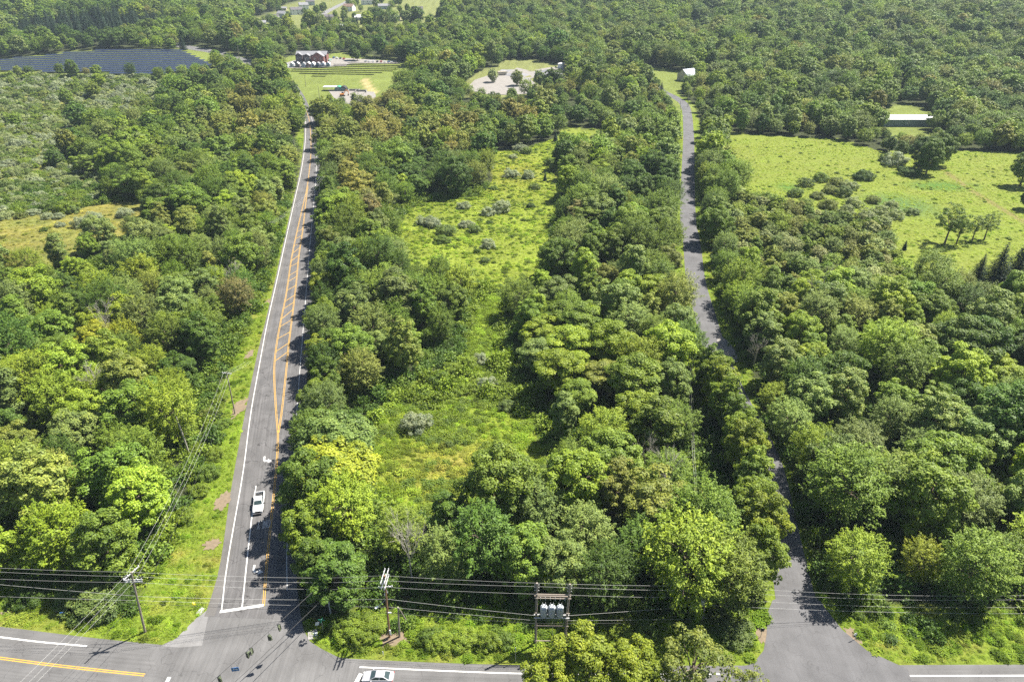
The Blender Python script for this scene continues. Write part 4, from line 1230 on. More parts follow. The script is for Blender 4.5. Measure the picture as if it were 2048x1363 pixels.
s = t_scale[rest][:, None] * np.stack([RNG.uniform(1.0, 1.3, len(rest)), RNG.uniform(1.0, 1.3, len(rest)), RNG.uniform(0.85, 1.15, len(rest))], 1)
stuff('forest', FKEYS, np.stack([tx[rest], ty[rest], E(tx[rest], ty[rest]) - 0.2], 1), t_rot[rest], s, idx, t_tint[rest], 'wooded hills of mixed green trees reaching to the far distance')
print('TREES', nT, {g: len(v) for g, v in IND.items()}, 'rest', len(rest))

for (px, py, key, s_, tn, lab) in SPECIAL:
    x, y = G(px, py)
    plant('broadleaf_tree' if 'willow' not in key else 'willow_tree', key, x, y, s_, rk.uniform(0, 6.28), np.array(TINT[tn]) * rk.uniform(0.95, 1.08), lab, 'tree')
for k, (x, y, key, s_, tn) in enumerate(HEDGE):
    plant('broadleaf_tree', key, x, y, s_, rk.uniform(0, 6.28), np.array(TINT[tn]) * rk.uniform(0.9, 1.1), f"{TNAME[tn]} tree in the row along the side road, {ORD[k]} from the cross road", 'tree', 'row of trees along the side road')
rr_ = sorted(range(len(ROADROW)), key=lambda i: ROADROW[i][1])
for k, i in enumerate(rr_):
    (x, y, key, s_, tn) = ROADROW[i]
    plant('broadleaf_tree', key, x, y, s_, rk.uniform(0, 6.28), np.array(TINT[tn]) * rk.uniform(0.9, 1.1), f"{TNAME[tn]} tree lining the right of the state road, {ORD[k]} from the junction", 'tree', 'trees lining the state road')
for (px, py, key, s_, lab) in CONIFERS:
    x, y = G(px, py)
    plant('conifer_tree', key, x, y, s_, rk.uniform(0, 6.28), np.array(TINT['spruce']) * rk.uniform(0.9, 1.2) * (1.5 if key == 'cedar0' else 1.0), lab, 'conifer')

# shrubs in the open: each a thing
def shrub_at(x, y, rad, tn, lab, flat_=1.0):
    k = f'shrub{rk.randrange(4)}'
    s_ = rad / PROTO[k]['R']
    plant('shrub', k, x, y, s_, rk.uniform(0, 6.28), np.array(TINT[tn]) * rk.uniform(0.85, 1.15), lab, 'shrub', 'shrubs in the open', sz=s_ * rk.uniform(0.65, 1.05) * flat_)
shb = {}
for (px, py, hw, tn) in SHRUBS:
    x, y = G(px, py)
    dep = y * CP + CAM_H * SP
    rad = hw / FPX * dep * 1.02
    d = np.hypot(LM[:, 0] - x, LM[:, 1] - y); j = int(np.argmin(d))
    shb.setdefault((tn, j), []).append((d[j], x, y, rad))
for (tn, j), lst in shb.items():
    lst.sort()
    for rank, (_, x, y, rad) in enumerate(lst):
        lab = f"{TNAME[tn]} shrub, {ORD[rank]} of that colour from {LANDMARKS[j][0]}" if (tn, j) != ('silver', 5) or rank else 'round silvery shrub standing alone in the lower clearing'
        shrub_at(x, y, rad, tn, lab)

# old-field scrub on the left: the larger shrubs are things, the rest a mass
n = 60000
sy = RNG.uniform(270, 720, n); sx_ = RNG.uniform(-520, -40, n)
ok = inpoly(sx_, sy, Z_SCRUB) & in_view(sx_, sy, 3, 60) & (fnoise(sx_, sy, 16) > -0.15 - 0.8 * RNG.uniform(size=n))
sx_, sy = sx_[ok], sy[ok]
k = poisson(sx_, sy, 2.6 + RNG.uniform(0, 3.2, len(sx_)))
sx_, sy = sx_[k], sy[k]
sv = np.clip(RNG.uniform(size=len(sx_)) + 0.25 * fnoise(sx_ + 33, sy, 20.0), 0, 1)
stn = np.where(sv < 0.25, 'silver', np.where(sv < 0.45, 'pale', np.where(sv < 0.62, 'grey', np.where(sv < 0.78, 'bright', np.where(sv < 0.9, 'mid', 'olive')))))
srad = RNG.uniform(1.0, 2.2, len(sx_)) + 2.4 * RNG.uniform(size=len(sx_)) ** 3
px_, py_, sd = proj(sx_, sy, E(sx_, sy))
o_ = np.argsort(-(srad / sd) * ((px_ > -10) & (px_ < 2058)))
big, small = o_[:150], o_[150:]
lines = {}
for i in big:
    lines.setdefault((stn[i]), []).append(i)
for tn, lst in lines.items():
    lst.sort(key=lambda i: px_[i])
    for r_, i in enumerate(lst):
        lab = f"{TNAME[tn]} scrub shrub, {ORD[r_] if r_ < len(ORD) else 'outlying'} {TNAME[tn]} one from the left beyond the tan field"
        shrub_at(sx_[i], sy[i], srad[i], tn, lab, 0.9)
stuff('scrub', ['far_shrub0', 'far_shrub1', 'far_shrub2'], np.stack([sx_[small], sy[small], E(sx_[small], sy[small]) - 0.1], 1), RNG.uniform(0, 6.28, len(small)),
      np.stack([srad[small] / 2.6] * 2 + [srad[small] / 2.6 * RNG.uniform(0.7, 1.2, len(small))], 1), RNG.integers(0, 3, len(small)), np.array([TINT[t] for t in stn[small]]) * RNG.uniform(0.85, 1.15, (len(small), 1)),
      'silvery and green scrub covering the old field on the left')

# undergrowth on the floor and along the edges of the near woods
n = 60000
uy = np.sqrt(RNG.uniform(68 ** 2, 330 ** 2, n)); ux = RNG.uniform(-1, 1, n) * (0.7 * uy + 60)
bad = in_any(ux, uy, [Z_LOW, Z_STRIP, Z_UP, Z_FIELD, Z_TAN, Z_ROADSIDE_R, Z_MAIN, Z_CROSS, Z_VERGE, Z_JUNC, Z_MOUTH])
edge = in_any(ux, uy, [Z_NW, Z_NE, Z_E])
ok = ~bad & in_view(ux, uy, 2, 40) & ~(edge & (RNG.uniform(size=n) > 0.35))
lim = polyline_dist(ux, uy, CROSS_C[::4])
ok &= lim > CROSS_W + 4.2
for (qx, qy) in (G(1580, 1240), G(560, 1260), G(370, 1260)):
    ok &= np.hypot(ux - qx, uy - qy) > 9
ux, uy = ux[ok], uy[ok]
k = poisson(ux, uy, 1.5 + RNG.uniform(0, 0.9, len(ux)))
ux, uy = ux[k], uy[k]
un = fnoise(ux, uy, 9.0) + RNG.normal(0, 0.4, len(ux))
ut = np.where(un[:, None] < -0.2, np.array(TINT['deep']) * 1.2, np.where(un[:, None] < 0.5, np.array(TINT['mid']) * 1.1, np.array(TINT['bright'])))
ut = np.where(inpoly(ux, uy, Z_CORR)[:, None], np.where(un[:, None] < 0.0, np.array(TINT['bright']), np.array(TINT['bright']) * 1.25), ut)
us = RNG.uniform(0.8, 1.9, len(ux))
us = np.where(in_any(ux, uy, [Z_NW, Z_NE, Z_E]), us * 0.62, us)
stuff('undergrowth', ['bramble0', 'bramble1', 'bramble2'], np.stack([ux, uy, E(ux, uy)], 1), RNG.uniform(0, 6.28, len(ux)), np.stack([us, us, us * RNG.uniform(0.7, 1.5, len(ux))], 1), RNG.integers(0, 3, len(ux)), ut * RNG.uniform(0.8, 1.2, (len(ux), 1)),
      'leafy undergrowth on the floor and edges of the woods')

# grasses and weeds of the meadows and verges
gx, gy, gs, gi_, gt = [], [], [], [], []
for poly, kd, spc, szr, mix in ((q_[0], q_[1], q_[2] * 1.35, q_[3], q_[4]) for q_ in ((Z_LOW, 'low', 0.7, (0.55, 1.15), 0.4), (Z_STRIP, 'up', 0.7, (0.8, 1.5), 0.8), (Z_UP, 'up', 0.95, (0.5, 1.1), 0.22), (Z_FIELD, 'field', 1.2, (0.5, 1.05), 0.05), (Z_TAN, 'tan', 1.5, (0.6, 1.3), 0.1),
                               (Z_VERGE, 'verge', 0.62, (0.35, 0.8), 0.12), (Z_NW, 'verge', 0.6, (0.4, 0.9), 0.2), (Z_NE, 'verge', 0.6, (0.4, 1.0), 0.25), (Z_E, 'verge', 0.6, (0.4, 1.0), 0.25), (Z_ROADSIDE_R, 'verge', 0.9, (0.4, 0.9), 0.1), (Z_SCRUB, 'scrub', 2.6, (1.0, 2.0), 0.3))):
    P_ = np.array(poly)
    x0, y0 = P_.min(0); x1, y1 = P_.max(0)
    y1 = min(y1, 520 if kd == 'scrub' else 430)
    nx_, ny_ = int((x1 - x0) / spc) + 1, int((y1 - y0) / spc) + 1
    X, Y = np.meshgrid(x0 + np.arange(nx_) * spc, y0 + np.arange(ny_) * spc)
    X = (X + RNG.uniform(-0.5, 0.5, X.shape) * spc).ravel(); Y = (Y + RNG.uniform(-0.5, 0.5, Y.shape) * spc).ravel()
    ok = inpoly(X, Y, poly) & in_view(X, Y, 0.5, 30)
    X, Y = X[ok], Y[ok]
    dr = np.minimum.reduce([polyline_dist(X, Y, SIDE_C[::2]) - SIDE_W, polyline_dist(X, Y, CROSS_C[::2]) - CROSS_W])
    pav = in_any(X, Y, [GP([(300, 1302), (330, 1290), (352, 1276), (392, 1236), (410, 1222), (430, 1200), (600, 1222), (612, 1258), (636, 1280), (662, 1300), (712, 1320), (800, 1334), (800, 1400), (300, 1400)]), GP([(1535, 1195), (1605, 1140), (1650, 1210), (1690, 1258), (1740, 1300), (1820, 1337), (1850, 1400), (1420, 1400), (1455, 1335), (1500, 1324), (1522, 1298), (1528, 1230)])])
    mainp = inpoly(X, Y, offset_line(LEFT_EDGE, 0.5) + offset_line(RIGHT_EDGE, -0.6)[::-1])
    ok = (dr > 0.7) & ~pav & ~mainp
    if kd in ('verge',):
        for (px, py, rx, ry) in ((446, 1001, 1.5, 3.2), (424, 1088, 1.7, 1.9), (478, 815, 1.6, 5.2), (499, 708, 1.2, 3.0), (376, 1020, 0.7, 1.3), (1523, 1264, 1.1, 2.6), (1706, 1270, 1.4, 2.2), (786, 1275, 3.0, 2.0)):
            c = G(px, py); ok &= np.hypot((X - c[0]) / rx, (Y - c[1]) / ry) > 0.62 + 0.3 * RNG.uniform(size=len(X))
    if kd in ('field', 'tan', 'scrub'):
        ok &= RNG.uniform(size=len(X)) < 0.75
    X, Y = X[ok], Y[ok]
    m = len(X)
    gx.append(X); gy.append(Y)
    hmod = 1 + 0.5 * np.clip(fnoise(X, Y, 5.0), -1, 1)
    gs.append(RNG.uniform(*szr, m) * hmod)
    w = RNG.uniform(size=m) < mix * (1 + 0.8 * np.clip(fnoise(X + 5, Y, 6.0), -1, 1))
    gi_.append(np.where(w, RNG.integers(3, 5, m), RNG.integers(0, 3, m)))
    c = meadow_colour(X, Y, kd) * RNG.uniform(1.6, 2.6, (m, 1))
    c[w] = c[w] * np.array((0.74, 0.84, 0.7)) * RNG.uniform(0.6, 1.2, (int(w.sum()), 1))
    gt.append(c)
gx, gy, gs, gi_, gt = map(np.concatenate, (gx, gy, gs, gi_, gt))
print('GRASS', len(gx), 'UNDER', len(ux), 'SCRUB', len(small))
bx_, by_ = [], []
for poly, cnt in ((Z_LOW, 260), (Z_UP, 420), (Z_CORR, 260), (Z_FIELD, 50)):
    P_ = np.array(poly); X = RNG.uniform(P_[:, 0].min(), P_[:, 0].max(), cnt * 4); Y = RNG.uniform(P_[:, 1].min(), P_[:, 1].max(), cnt * 4)
    k_ = np.where(inpoly(X, Y, poly) & in_view(X, Y, 1, 20) & (fnoise(X, Y, 12.0) > 0.0))[0][:cnt]
    bx_.append(X[k_]); by_.append(Y[k_])
bx_, by_ = np.concatenate(bx_), np.concatenate(by_)
mB = len(bx_); bs = RNG.uniform(0.35, 0.95, mB)
gx = np.r_[gx, bx_]; gy = np.r_[gy, by_]; gi_ = np.r_[gi_, RNG.integers(5, 7, mB)]; gs = np.r_[gs, bs]
gt = np.concatenate([gt, np.where(RNG.uniform(size=(mB, 1)) < 0.4, np.array(TINT['mid']), np.array(TINT['bright'])) * RNG.uniform(0.8, 1.2, (mB, 1))])
stuff('meadow_grass', ['grass0', 'grass1', 'grass2', 'weed0', 'weed1', 'bramble0', 'bramble1'], np.stack([gx, gy, E(gx, gy)], 1), RNG.uniform(0, 6.28, len(gx)), np.stack([gs * 1.15, gs * 1.15, gs * 0.7], 1), gi_, gt, 'grass and weeds of the clearings, fields and verges')

# ------------------------------------------------------------------ dead trees and the broken trunk
def dead_tree(name, px, py, H, lean, seed, label):
    r_ = random.Random(seed)
    x, y = G(px, py)
    e = empty(name, (x, y, 0)); tag(e, label, 'dead tree')
    m, b = MB(), MB()
    top = Vector((lean[0], lean[1], H * 0.75))
    m.tube([(0, 0, -0.3), top * 0.5, top], [0.17, 0.13, 0.07], 7)
    def grow(p, d, L, r, dep):
        q = p + d * L
        mid = (p + q) / 2 + Vector((r_.gauss(0, .05), r_.gauss(0, .05), 0.03)) * L
        b.tube([p, mid, q], [r, r * 0.75, r * 0.45], 5, cap=False)
        if dep:
            for _ in range(3):
                nd = (d + Vector((r_.gauss(0, .4), r_.gauss(0, .4), r_.gauss(0.12, .2)))).normalized()
                grow(p.lerp(q, r_.uniform(0.45, 1.0)), nd, L * r_.uniform(0.45, 0.75), r * 0.62, dep - 1)
    for k in range(11):
        t = r_.uniform(0.4, 1.0); a = r_.uniform(0, 6.28)
        grow(top * t, Vector((math.cos(a) * 0.55, math.sin(a) * 0.55, 1.0)).normalized(), H * r_.uniform(0.2, 0.34), 0.055, 3)
    m.build('trunk', M_DEAD, e); b.build('branches', M_DEAD, e)
dead_tree('dead_tree', 826, 1168, 14.5, (-0.4, 0.3), 5, 'bare pale dead tree behind the overhead wires left of centre')
dead_tree('dead_tree', 1283, 965, 10.0, (0.2, 0), 6, 'bare dead tree right of the lower clearing')
dead_tree('dead_tree', 1506, 735, 9.0, (0.2, 0), 7, 'grey half-dead tree beside the gravel pull-off')
dead_tree('dead_tree', 706, 890, 7.0, (-0.3, 0), 8, 'small bare dead tree left of the silvery shrub')
for k, (px, py, hh, lb) in enumerate(((205, 830, 12, 'grey dead limbs showing in the left-hand wood level with the broken trunk'), (476, 600, 12, 'grey bare tree beside the state road verge in the far left wood'), (1330, 1010, 12, 'bare leaning tree in the wood above the transformer can'), (1620, 640, 15, 'tall bare-stemmed tree in the right-hand wood'), (1690, 1160, 10, 'pale bare stem at the edge of the right-hand wood'))):
    dead_tree('dead_tree', px, py, hh, (0.3 - 0.2 * k, 0.1), 20 + k, lb)
dead_tree('dead_tree', 232, 700, 13.0, (-0.5, 0), 9, 'grey bare branches among the bright left-hand woods')

def base_top(base, top):
    x, y = G(*base)
    a, b, c = ray(*top)
    t = y / b
    return Vector((x, y, float(E(x, y)))), Vector((a * t, y, CAM_H + c * t))
b0, t0 = base_top((379, 910), (350, 828))
e = tag(empty('broken_trunk', b0), 'broken grey trunk leaning beside the roadside woods', 'trunk')
MB().tube([(0, 0, -0.2), (t0 - b0) * 0.5 + Vector((0.1, 0, 0)), (t0 - b0)], [0.24, 0.19, 0.12], 8).build('stem', M_DEAD, e)

# ------------------------------------------------------------------ utility poles, wires, signals
def upole(base, top, r, material, label, arms=(), name='utility_pole', extra=None):
    b_, t_ = base_top(base, top)
    e = tag(empty(name, b_), label, 'utility pole')
    d = t_ - b_
    MB().tube([(0, 0, -0.4), d * 0.5, d], [r, r * 0.85, r * 0.65], 10).build('shaft', material, e)
    for (dz, L, ang, off) in arms:
        c = d * (1 - dz / d.length) + Vector((off, 0, 0))
        v = Vector((math.cos(ang), math.sin(ang), 0))
        MB().box((c.x, c.y - 0.0, c.z), (L, 0.13, 0.14), ang).build('crossarm', M_WOODGREY, e)
        for k in (-0.46, -0.22, 0.22, 0.46):
            q = c + v * (L * k)
            MB().tube([q + Vector((0, 0, 0.07)), q + Vector((0, 0, 0.20)), q + Vector((0, 0, 0.30))], [0.045, 0.085, 0.03], 7).build('insulator', M_PORC, e)
    if extra: extra(e, d)
    return b_, t_

def can(e, c, name='transformer', s=1.0):
    o = MB().tube([(c.x, c.y, c.z - 0.55 * s), (c.x, c.y, c.z - 0.5 * s), (c.x, c.y, c.z + 0.42 * s), (c.x, c.y, c.z + 0.55 * s)], [0.26 * s, 0.31 * s, 0.31 * s, 0.22 * s], 12).build(name, M_GREYPAINT, e)
    for k in (-0.12, 0.12):
        MB().tube([(c.x + k * s, c.y, c.z + 0.5 * s), (c.x + k * s, c.y, c.z + 0.72 * s), (c.x + k * s, c.y, c.z + 0.95 * s)], [0.05, 0.08, 0.03], 6).build('bushing', M_PORC, o)
    return o
P1 = upole((290, 1263), (262, 1143), 0.19, M_WOODPOLE, 'weathered pole with two crossarms at the left junction corner', ((0.25, 3.0, 1.2, 0), (1.75, 2.9, 0.05, 0), (2.2, 2.6, 0.05, 0.05)))
P2 = upole((470, 827), (453, 744), 0.17, M_WOODPOLE, 'roadside pole with one crossarm on a bare earth patch', ((0.3, 2.4, -0.2, 0),))
def p3x(e, d):
    pass
P3 = upole((662, 1226), (647, 1152), 0.16, M_WOODGREY, 'leaning pale grey pole carrying the signal span wires')
def p4x(e, d):
    for k, z in enumerate((2.9, 3.4, 4.0)):
        c = d * (1 - z / d.length) + Vector(((-0.25, 0.25, -0.2)[k], -0.1, 0))
        MB().tube([c + Vector((0, 0, -0.25)), c + Vector((0, 0, 0.25))], [0.09, 0.05], 8).build('cutout', M_PORC, e)
    c = d * (1 - 5.1 / d.length)
    MB().tube([c, c + Vector((-0.7, -0.5, -0.5)), c + Vector((-1.35, -1.0, -0.75))], 0.035, 6).build('lamp_arm', M_STEEL, e)
    MB().box((c.x - 1.45, c.y - 1.05, c.z - 0.78), (0.5, 0.3, 0.16), 0.6).build('street_lamp_head', M_SIGNWHITE, e)
    MB().box((d.x * 0.05 + 0.25, -0.2, 1.4), (0.22, 0.16, 1.1)).build('riser_box', M_SIGNWHITE, e)
    MB().box((d.x * 0.4 + 0.35, -0.1, d.z * 0.42), (0.55, 0.12, 0.2)).build('bracket', M_SIGNWHITE, e)
P4 = upole((779, 1273), (769, 1150), 0.19, M_WOODNEW, 'brown pole stacked with crossarms and fittings beside the junction', ((0.2, 3.0, 1.5, -0.28), (0.2, 3.0, 1.5, 0.28), (1.4, 2.8, 1.5, -0.26), (1.4, 2.8, 1.5, 0.26), (2.5, 2.2, 0.1, 0)), extra=p4x)
def p5x(e, d):
    MB().tube([d + Vector((0.1, 0, -0.15)), Vector((1.3, 0.2, d.z * 0.55))], 0.07, 6).build('brace', M_WOODPOLE, e)
P5 = upole((799, 1272), (796, 1213), 0.18, M_WOODPOLE, 'short grey stub pole next to the brown pole', extra=p5x)
def p6x(e, d):
    can(e, Vector((d.x - 0.45, -0.1, d.z - 3.6)), s=1.2)
P6 = upole((1404, 1240), (1416, 1172), 0.18, M_WOODPOLE, 'pole with a grey can transformer near the side road', ((0.3, 1.6, 1.4, 0.1), (1.6, 1.6, 1.4, 0.1)), extra=p6x)
P7 = upole((641, 418), (638, 352), 0.17, M_WOODGREY, 'pole on the right of the state road at the far hatching', ((0.6, 2.6, 0.0, 1.1),))
P8 = upole((592, 316), (587, 278), 0.17, M_WOODPOLE, 'thin dark pole on the left verge where the road narrows')
P9 = upole((1384, 716), (1381, 662), 0.16, M_WOODPOLE, 'dark pole on the grass left of the side road')
P10 = upole((1361, 240), (1361, 203), 0.2, M_WOODPOLE, 'pole left of the far end of the side road')
P11 = upole((1376, 214), (1378, 176), 0.2, M_WOODPOLE, 'pole right of the far end of the side road')

# timber rack with three transformers
(hb0, ht0), (hb1, ht1) = base_top((1071, 1288), (1074, 1165)), base_top((1129, 1288), (1140, 1167))
rack = tag(empty('transformer_rack', (hb0 + hb1) / 2), 'two-legged timber rack carrying three grey transformers', 'transformer rack')
o0 = (hb0 + hb1) / 2
def rel(v): return v - o0
A0, A1, B0, B1 = rel(hb0), rel(ht0), rel(hb1), rel(ht1)
for p, q in ((A0, A1), (B0, B1)):
    MB().tube([p + Vector((0, 0, -0.4)), (p + q) / 2, q], [0.21, 0.18, 0.14], 10).build('leg', M_WOODPOLE, rack)
def at_h(f):
    return A0.lerp(A1, f), B0.lerp(B1, f)
for f, off, w in ((0.845, -0.2, 0.16), (0.785, 0.2, 0.16), (0.785, -0.2, 0.16), (0.555, -0.3, 0.14), (0.475, -0.28, 0.22), (0.475, 0.28, 0.22), (0.335, -0.2, 0.14), (0.085, -0.2, 0.14)):
    p, q = at_h(f)
    ext = (q - p).normalized() * 0.35
    MB().tube([p - ext + Vector((0, off, 0)), q + ext + Vector((0, off, 0))], w * 0.55, 6).build('crossbeam', M_WOODPOLE if w < 0.2 else M_WOODGREY, rack)
p, q = at_h(0.49)
for k in (0.24, 0.5, 0.76):
    c = p.lerp(q, k)
    can(rack, Vector((c.x, c.y, c.z + 1.15)), s=1.85)
p, q = at_h(0.80)
for k in np.linspace(0.12, 0.88, 6):
    c = p.lerp(q, k)
    MB().tube([c + Vector((0, -0.2, -0.05)), c + Vector((0, -0.2, -0.45)), c + Vector((0, -0.25, -0.6))], [0.04, 0.06, 0.03], 6).build('cutout', M_PORC, rack)
for side in (A1, B1):
    for dz in (0.4, 1.0, 1.6):
        for sx2 in (-0.28, 0.28):
            c = side + Vector((sx2, 0, -dz))
            MB().tube([c + Vector((0, 0, -0.1)), c, c + Vector((0, 0, 0.1))], [0.03, 0.08, 0.03], 6).build('insulator', M_PORC, rack)
p, q = at_h(0.30); c = p.lerp(q, 0.55)
MB().tube([Vector((c.x, c.y - 0.2, 0.2)), Vector((c.x, c.y - 0.2, c.z + 1.6))], 0.04, 6).build('conduit', M_STEEL, rack)

def wire(pts, sag, r, material, label, name='overhead_wire'):
    """a hanging wire through support points"""
    out = []
    for a, b in zip(pts[:-1], pts[1:]):
        a, b = Vector(a), Vector(b)
        n = max(6, int((b - a).length / 3))
        for k in range(n):
            t = k / n
            q = a.lerp(b, t); q.z -= sag * 4 * t * (1 - t) * ((b - a).length / 40.0) ** 2
            out.append(q)
    out.append(Vector(pts[-1]))
    o = MB().tube(out, r, 4, cap=False).build(name, material)
    return tag(o, label, 'wire', 'overhead wires')
def up3(px, py, y):
    a, b, c = ray(px, py); t = y / b
    return Vector((a * t, y, CAM_H + c * t))
yL = P1[0].y
ROWS = [(1131, 1143, 1155, 1150, 1165, 1170, 1190), (1139, 1152, 1164.5, 1160, 1172, 1180, 1198), (1153, 1164, 1178, 1173, 1187, 1194, 1213)]
names3 = ['topmost', 'second', 'third']
for k, (l0, p1, p3, p4, hf, p6, r0) in enumerate(ROWS):
    pts = [up3(-420, l0 - 8, yL + 3), up3(0, l0 + 4, yL + 1), up3(258 + 8 * k, p1, P1[0].y), up3(647 + 2 * k, p3, P3[0].y), up3(769, p4, P4[0].y), up3(1074, hf, hb0.y), up3(1139, hf + 2, hb1.y), up3(1416, p6, P6[0].y), up3(2048, r0, P6[0].y + 2), up3(2400, r0 + 12, P6[0].y + 2)]
    wire(pts, 0.5, 0.014, M_WIRE, f'{names3[k]} of the wires strung along the cross road')
pts = [up3(-420, 1150, yL + 2), up3(0, 1168, yL), up3(286, 1192, P1[0].y), up3(655, 1199, P3[0].y), up3(775, 1197, P4[0].y), up3(1072, 1230, hb0.y), up3(1137, 1230, hb1.y), up3(1411, 1209, P6[0].y), up3(2048, 1226, P6[0].y + 1), up3(2400, 1236, P6[0].y + 1)]
wire(pts, 0.3, 0.018, M_WIRE, 'thicker wire strung fourth from the top along the cross road')
pts = [up3(-420, 1176, yL + 2), up3(0, 1192, yL), up3(284, 1200, P1[0].y), up3(658, 1211, P3[0].y), up3(779, 1213, P4[0].y), up3(1072, 1240, hb0.y), up3(1135, 1240, hb1.y), up3(1409, 1236, P6[0].y), up3(2048, 1240, P6[0].y + 1), up3(2400, 1248, P6[0].y + 1)]
wire(pts, 0.2, 0.015, M_WIRE, 'slack cable strung fifth from the top along the cross road')
pts = [up3(220, 1202, yL), up3(291, 1206, P1[0].y), up3(660, 1223, P3[0].y), up3(777, 1225, P4[0].y), up3(1072, 1246, hb0.y), up3(1135, 1246, hb1.y), up3(1409, 1242, P6[0].y), up3(2048, 1250, P6[0].y + 1), up3(2400, 1256, P6[0].y + 1)]
wire(pts, 0.2, 0.028, M_CABLE, 'lowest dark cable strung along the cross road')
# up the left road
for k, (dx0, dx1) in enumerate(((-8, -6), (2, 3), (10, 9))):
    a = up3(262 + dx0, 1147 + 5 * k, P1[0].y); b = up3(453 + dx1, 745, P2[0].y)
    c3 = P8[1] + Vector(((k - 1) * 0.5, 0, -0.4))
    south = Vector((a.x - 10, a.y - 32, a.z))
    wire([south, a, b, c3], 0.8, 0.014, M_WIRE, f'{("left", "middle", "right")[k]} one of three wires following the verge of the state road')
a = up3(284, 1188, P1[0].y); b = up3(460, 775, P2[0].y)
wire([Vector((a.x - 10, a.y - 32, a.z)), a, b, P8[1] + Vector((0, 0, -2.5))], 0.8, 0.022, M_CABLE, 'thick dark cable below the three verge wires')
for k in range(3):
    a = P7[1] + Vector((0.2 + 0.9 * k, 0, -0.5))
    wire([a, a + Vector((-2.5, -62, 1.0))], 0.8, 0.014, M_WIRE, f'{ORD[k]} wire of the set hanging beside the far pole of the state road')
# up the side road through the wood
for k in range(4):
    a = up3(1412 - 7 * (k > 1) + 4 * (k % 2), 1176 + (22 if k > 1 else 4), P6[0].y); b = P9[1] + Vector((0.5 * (k - 1.5), 0, -0.3 - 0.9 * (k > 1)))
    wire([a, b, P10[1] + Vector((0.4 * (k - 1.5), 0, -0.5))], 0.9, 0.013, M_WIRE, f'{ORD[k]} of four wires running up the left of the side road')
# signal span wires across the junction
s1a, s2a = up3(648, 1162, P3[0].y), up3(655, 1188, P3[0].y)
def at_z(px, py, z):
    x, y = G(px, py, z); return Vector((x, y, z))
s1b, s2b = at_z(352, 1424, 7.6), at_z(410, 1418, 6.2)
wire([s1a, s1b], 0.5, 0.05, M_CABLE, 'upper diagonal span wire carrying the traffic signals')
wire([s2a, s2b], 0.4, 0.045, M_CABLE, 'lower diagonal span wire across the junction')
def on_wire(px):
    best = min((abs(proj(*(s1a.lerp(s1b, t)))[0] - px), t) for t in np.linspace(0, 1, 400))
    t = best[1]; q = s1a.lerp(s1b, t); q.z -= 0.5 * 4 * t * (1 - t) * ((s1b - s1a).length / 40) ** 2
    return q
def signal(px, drop, rz, label):
    q = on_wire(px)
    e = tag(empty('traffic_signal', q, rz), label, 'traffic signal', 'signals on the span wire')
    MB().tube([(0, 0, 0), (0, 0, -drop)], 0.03, 6).build('hanger', M_STEEL, e)
    MB().box((0, 0, -drop - 0.52), (0.34, 0.26, 1.05)).build('housing', M_SIGNAL, e)
    MB().box((0, 0.15, -drop - 0.52), (0.5, 0.02, 1.2)).build('backplate', M_BLACK, e)
    for k in range(3):
        z = -drop - 0.19 - 0.33 * k
        l = MB().tube([(0, -0.13, z), (0, -0.15, z)], 0.12, 10).build('lens', (M_RED, M_YPLASTIC, M_SIGNGREEN)[k], e)
        MB().tube([(0, -0.13, z + 0.02), (0, -0.36, z)], [0.14, 0.13], 8, cap=False).build('visor', M_SIGNAL, e)
signal(556, 0.5, 0.3, 'traffic signal hanging highest on the span wire, by the tree shadow')
signal(536, 0.75, 1.2, 'traffic signal second along the span wire')
signal(500, 0.25, 0.2, 'traffic signal, far one of the close pair over the junction')
signal(493, 0.3, 2.6, 'traffic signal, near one of the close pair over the junction')
signal(437, 0.3, 0.9, 'traffic signal cut by the bottom edge of the picture')
q = on_wire(466)
e = tag(empty('hanging_sign', q, 0.15), 'blue and white hanging lane sign on the span wire', 'sign')
for k in (-0.35, 0.35):
    MB().tube([(k, 0, 0.1), (k, 0, -1.0)], 0.025, 5).build('hanger', M_STEEL, e)
MB().box((0, 0, -1.4), (1.05, 0.04, 0.8)).build('panel', M_SIGNBLUE, e)
m = MB()
m.box((0.05, -0.03, -1.42), (0.5, 0.012, 0.10)); m.box((-0.2, -0.03, -1.28), (0.10, 0.012, 0.30)); m.box((0.25, -0.03, -1.42), (0.2, 0.012, 0.26))
m.build('arrow_mark', M_SIGNWHITE, e)

# ------------------------------------------------------------------ signs and small things by the junction
def post_sign(name, base, H, panel, pm, label, lean=0.0, rz=0.0, cat='sign', z=None):
    x, y = G(*base)
    e = tag(empty(name, (x, y, 0), rz), label, cat)
    e.rotation_euler = (0, lean, rz)
    MB().tube([(0, 0, -0.2), (0, 0, H)], 0.04, 6).build('post', M_STEEL, e)
    MB().box((0, -0.05, H - panel[1] / 2 if z is None else z), (panel[0], 0.03, panel[1])).build('panel', pm, e)
    return e
e = post_sign('street_sign', (646, 1262), 3.0, (1.1, 0.26), M_SIGNGREEN, 'green street name sign on a post beside the kerb ramp', 0.05)
MB().box((0, 0, 2.66), (0.03, 0.9, 0.24)).build('panel', M_SIGNGREEN, e)
post_sign('low_sign', (633, 1254), 1.3, (0.62, 0.7), M_SIGNWHITE, 'small white sign in the grass behind the kerb ramp', 0.25, 0.4)
post_sign('road_sign', (1521, 1273), 2.2, (0.6, 0.75), M_BLACK, 'dark-backed sign on a post left of the side road mouth')
post_sign('road_sign', (1712, 1277), 1.7, (0.5, 0.5), M_SIGNWHITE, 'small pale sign on a leaning post right of the side road mouth', -0.35, 0.2)
post_sign('blue_sign', (126, 1234), 1.3, (0.75, 0.85), M_TARP, 'bright blue sign in the grass left of the corner pole', 0.2, 0.3)
